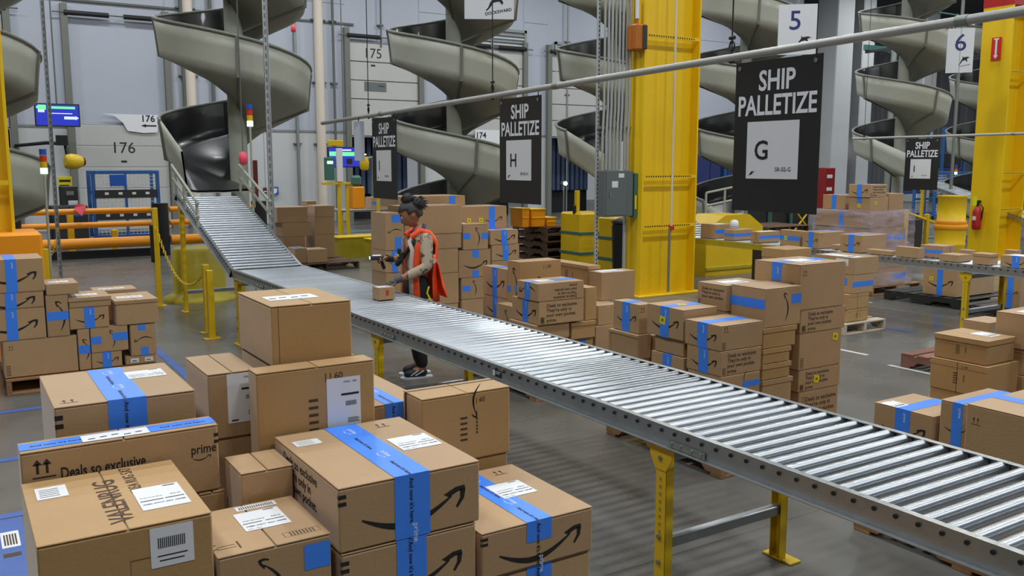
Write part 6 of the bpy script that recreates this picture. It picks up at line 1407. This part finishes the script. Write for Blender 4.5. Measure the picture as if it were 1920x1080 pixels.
for i,(px,py,w_,h_) in enumerate(((640,478,.9,.42),(672,486,.55,.42))):
    a=onYpl(px,py,17.6+.0*i); e=empty('yellow_tote',(a.x+.02*i,17.6-.9*i,0),['wide yellow tote on the floor left of the worker','narrower yellow tote on the floor beside the scanner of the worker'][i],'tote'); b=MB(); b.prism([(0,0),(w_,0),(w_+.04,h_),(-.04,h_)],1,0,.5); b.build('body',M['olive'],e); b=MB(); b.cbox(-.06,-.02,h_,w_+.06,.52,h_+.03,.005); b.build('rim',M['yellow'],e)
a=onYpl(708,385,18.6); e=empty('steel_stand',(a.x,18.6,0),'small yellow stand with a top bar left of the worker','stand'); b=MB(); b.cbox(0,0,0,.06,.06,1.52,.005); b.build('post',M['yellow'],e); b=MB(); b.cbox(-.05,-.02,1.52,.42,.08,1.57,.005); b.build('top_bar',M['yellow'],e); b=MB(); b.cbox(-.1,-.1,0,.16,.16,.012,.003); b.build('foot_plate',M['yellow'],e)
# carton with blue tape on the far table
sp=('cardboard_box',onYpl(698,425,19.55).x,19.55,.913,.55,.4,.27,'box with blue tape on the pale steel table left of the worker',None,'htape:Y','card'); carton(sp,0)
# orange and yellow bins on the pallet stack
for i,(px,l) in enumerate(((980,'yellow tote stack on the pallet stack, left one'),(997,'orange lidded tote on the pallet stack'),(1026,'small orange tote at the right on the pallet stack'))):
    a=onYpl(px,410,13.4); h_=(.32,.30,.14)[i]; w_=(.13,.28,.18)[i]; e=empty('tote',(a.x,13.4,.838),l,'tote')
    b=MB(); b.prism([(0,0),(w_,0),(w_+.012,h_),(-.012,h_)],1,0,.4); b.build('body',M['orange'],e); b=MB(); b.cbox(-.02,-.015,h_,w_+.02,.415,h_+.02,.004); b.build('rim',M['yelcol'],e)
    b=MB(); b.cbox(0,-.012,h_*.5,w_,-.0,h_*.5+.02,.003); b.build('rib',M['yelcol'],e)
# yellow column guard blocks, black bin by the electrical panel
def guardblock(x,y,w_,d_,h_,label,m='yellow'):
    e=empty('guard_block',(x,y,0),label,'guard'); b=MB(); b.cbox(0,0,0,w_,d_,h_,.03); b.build('body',M[m],e); 
    for z in (h_*.35,h_*.66): b=MB(); b.cbox(-.008,-.008,z,w_+.008,d_+.008,z+.05,.003); b.build('strap',M['teal'],e)
    return e
p1=onYpl(1095,400,12.4); guardblock(p1.x-.08,12.4,.62,.6,1.12,'large yellow guard block with grey straps behind the middle pile')
p1=onYpl(1082,380,12.6); ypost(p1.x,12.6,1.5,'yellow post with a black strip left of the yellow guard block',dark=True)
p1=onYpl(1150,395,11.4); guardblock(p1.x,11.4,.4,.4,1.1,'narrow yellow guard block left of the black bin')
p1=onYpl(1174,420,10.75); e=empty('black_bin',(p1.x,10.75,0),'tall black bin left of the wide yellow column','bin'); b=MB(); b.lathe([(.17,0),(.19,.05),(.22,1.0),(.2,1.05)],n=18); b.build('body',M['black'],e); b=MB(); b.lathe([(.22,1.05),(.23,1.08),(.1,1.14)],n=18); b.build('lid',M['plastic_d'],e)
p1=onYpl(1170,400,10.75)
# yellow hood beyond the second conveyor, white roll on a box
a=onYpl(1325,430,11.35); e=empty('yellow_hood',(a.x,11.35,0),'yellow sloped machine hood behind the second conveyor','machine'); b=MB(); b.prism([(0,0),(1.4,0),(1.4,.84),(1.05,1.06),(.45,1.06),(0,.82)],1,0,.7); b.build('cover',M['yellow'],e); b=MB(); b.cbox(-.01,-.03,.1,1.41,-.001,.16,.004); b.build('seam_bar',M['olive'],e)
bx_=[q for q in BOXES if 'under the white roll' in q[7]][0]
e=empty('white_roll',(bx_[1]+.13,bx_[2]+.12,bx_[3]+bx_[6]+.001),'white rounded roll standing on a taped box on the second conveyor','roll'); b=MB(); b.lathe([(.05,0),(.062,.01),(.065,.08),(.055,.12),(.03,.137)],n=18); b.build('body',M['white'],e); b=MB(); b.lathe([(.066,.03),(.067,.035),(.067,.045),(.066,.05)],n=18); b.build('band',M['screen_w'] if 0 else M['wall'],e)
# black sign board leaning on the second conveyor leg
a=onYpl(1397,478,9.35); e=empty('fallen_sign',(9.75,8.42,.0),'black sign board with white lettering leaning low against the second conveyor','sign'); F=Face((0,0,0),(0,-1,0),(0,0,1)); b=MB(); F.slab(b,0,0,.65,.74,-.006,.0); b.build('board',M['sign'],e); b=MB(); F.text(b,'SHIP',.18,.56,.14,.002,bold=.02,sx=.9); b.build('lettering',M['signw'],e); b=MB(); F.rect(b,.1,.08,.45,.42,.002); b.build('placard',M['white'],e); e.location=(9.74,8.98,0)
# yellow drums
a=onYpl(1786,372,10.0); e=empty('yellow_drum',(a.x,10.0,0),'tall yellow salvage drum, lower of two stacked at the right','drum','stacked yellow drums')
def drum(e,h):
    b=MB(); b.lathe([(.24,0),(.255,.02),(.265,h*.5),(.275,h*.52),(.275,h*.56),(.265,h*.58),(.28,h*.96),(.29,h*.97),(.29,h)],n=26); b.build('body',M['yelcol'],e)
    b=MB(); b.lathe([(.292,h-.09),(.30,h-.08),(.30,h-.02),(.292,h-.01)],n=26); b.build('ring',M['orange'],e)
drum(e,.82); 
e=empty('yellow_drum',(a.x,10.0,.822),'upper yellow drum with an open top, carrying the number six post','drum','stacked yellow drums')
b=MB(); b.lathe([(.26,0),(.265,.05),(.25,.06),(.25,.50),(.262,.51),(.262,.54)],n=26); b.build('body',M['yelcol'],e); b=MB(); b.lathe([(.266,.0),(.275,.01),(.275,.06),(.266,.07)],n=26); b.build('ring',M['orange'],e)
# yellow rails by the third conveyor
for i,(px,l) in enumerate(((1700,'yellow gate frame left of the drums, near the third conveyor'),)):
    a=onYpl(1698,390,10.9); c_=onYpl(1765,400,10.9); e=empty('yellow_gate',(a.x,10.9,0),l,'gate'); W=c_.x-a.x
    b=MB(); b.cbox(0,0,0,.12,.08,1.05,.01); b.build('post',M['yellow'],e); b=MB(); b.cbox(W*.62,0,0,W*.62+.08,.08,.95,.01); b.build('post',M['yellow'],e)
    b=MB(); b.tube([(0,.04,1.02),(W,.04,.72)],.03,8); b.build('rail',M['yellow'],e); b=MB(); b.tube([(0,.04,.42),(W,.04,.15)],.03,8); b.build('rail',M['yellow'],e)
    b=MB(); b.cbox(.2,.0,.2,W*.5,.06,.85,.01); b.build('dark_motor',M['plastic_d'],e)
# background shelving and waste in the aisle beyond the second conveyor
a=onYpl(1443,425,14.2); e=empty('drive_station',(a.x,14.2,0),'dark machine frame with yellow cross braces beyond the second conveyor','machine')
for x in (0,.7,1.4): b=MB(); b.cbox(x,0,0,x+.07,.07,1.05,.005); b.build('post',M['teal'],e)
for s in (0,1): b=MB(); b.tube([(.75,-.02,.35+.6*s),(1.4,-.02,.95-.6*s)],.022,6); b.build('brace',M['yellow'],e)
b=MB(); b.cbox(0,.1,.1,1.45,.7,.95,.02); b.build('housing',M['plastic_d'],e); b=MB(); b.cbox(1.1,-.05,.8,1.3,.0,1.0,.02); b.build('orange_box',M['orange'],e)
a=onYpl(1425,435,11.9)+Vector((.22,0,0)); e=pallet(a.x,11.9,1.2,1.0,'brown pallet seen edge on over the second conveyor boxes','wood_d' if 0 else 'dark wood'); e.location.z=.62
e2=pallet(a.x,11.9,1.2,1.0,'lower brown pallet under the edge on pallet beyond the conveyor','dark wood'); e2.location.z=.48
for k in range(3): q=pallet(a.x,11.9,1.2,1.0,['lowest','second','third'][k]+' pallet of the brown stack beyond the second conveyor','dark wood'); q.location.z=.14*k
# red equipment cabinet far right
a=onYpl(1547,320,26.); c_=onYpl(1567,320,26.)
e=empty('red_cabinet',(a.x,26.,0),'red equipment cabinet on the far wall right of the largest sign','cabinet'); W=c_.x-a.x
b=MB(); b.cbox(0,0,0,W,.45,1.8,.03); b.build('body',M['darkred2'],e); b=MB(); b.box(.15,-.01,1.35,.5,0,1.5); b.box(.15,-.01,.8,.5,0,.95); b.build('white_labels',M['white'],e)
a=wallat(1552,296,.1); b=MB(); F=Face((a.x,WYY-.12,a.z),(1,0,0),(0,0,1)); F.slab(b,0,0,1.3,.8,0,.03); o=b.build('exit_sign',M['white']); tag(o,'white sign with red print above the red cabinet','sign'); b=MB(); F.text(b,'EXIT',.1,.2,.45,.035,bold=.02); b.build('sign_print',M['redst'],o)
# blue machinery beyond column, right background
for px,w_,h_,l in ((1325,.62,2.4,'dark blue machine housing seen right of the wide yellow column'),(1357,.8,2.6,'bright blue machine housing beside the largest hanging sign')):
    a=onYpl(px,400,22); e=empty('blue_machine',(a.x,22,0),l,'machine'); b=MB(); b.cbox(0,0,0,w_,.8,h_,.04); b.build('housing',M['navy'] if px<1350 else M['blue'],e); b=MB(); b.cbox(.1,-.03,.3,w_-.1,-.001,h_-.3,.01); b.build('access_door',M['navy'],e); b=MB(); b.cyl((w_*.8,-.06,h_*.5),(w_*.8,-.03,h_*.5),.03,10); b.build('handle',M['galv'],e)
e=empty('steps_rail',(onYpl(1330,400,12.75).x-.1,12.75,0),'grey tubular railing right of the wide yellow column','railing')
for z in (.85,1.15,1.4): b=MB(); b.tube([(0,0,z),(.7,-.3,z+.15)],.022,8); b.build('rail',M['pole'],e)
for x in (0,.35,.7): b=MB(); b.cyl((x,-.43*x,0),(x,-.43*x,1.4+.2*x),.022,8); b.build('post',M['pole'],e)
# shelving racks visible through gap right background
for k,(px,l) in enumerate(((1690,'dark blue racking behind the third conveyor, left bay'),(1762,'dark blue racking behind the third conveyor, right bay'))):
    a=onYpl(px,380,21.5); e=empty('storage_rack',(a.x,21.5,0),l,'rack')
    for x in (0,1.5): b=MB(); b.cbox(x,0,0,x+.1,.1,3.4,.01); b.build('upright',M['blue'],e)
    for z in (.8,1.7,2.6,3.3): b=MB(); b.cbox(.1,0,z,1.5,.08,z+.1,.01); b.build('beam',M['navy'],e)
    b=MB(); b.cbox(.12,.1,.9,1.48,.8,1.5,.03); b.build('dark_tote',M['plastic_d'],e); b=MB(); b.cbox(.12,.1,1.8,1.48,.8,2.4,.03); b.build('dark_tote',M['plastic_d'],e)
# overhead dark steel platform in the upper right background
e=empty('roof_platform',(onYpl(1780,20,19).x,19,5.9),'dark steel walkway high in the upper right background','walkway')
for k in range(7): b=MB(); b.cbox(-1.5+k*.9,-.1,0,-1.42+k*.9,2.2,.1,.01); b.build('joist',M['plastic_d'],e)
for y in (-.1,2.1): b=MB(); b.cbox(-1.6,y,.1,5,y+.1,.3,.01); b.build('beam',M['teal'],e)
for z in (.8,1.2): b=MB(); b.tube([(-1.6,0,z),(5,0,z)],.03,8); b.build('rail',M['teal'],e)
for k in range(4): b=MB(); b.cyl((-1.5+2*k,0,.3),(-1.5+2*k,0,1.25),.03,8); b.build('post',M['teal'],e)

for x in (-1.5,4.9): b=MB(); b.cyl((x,1,-5.9),(x,1,0),.1,10); b.build('support_leg',M['galvd'],e)
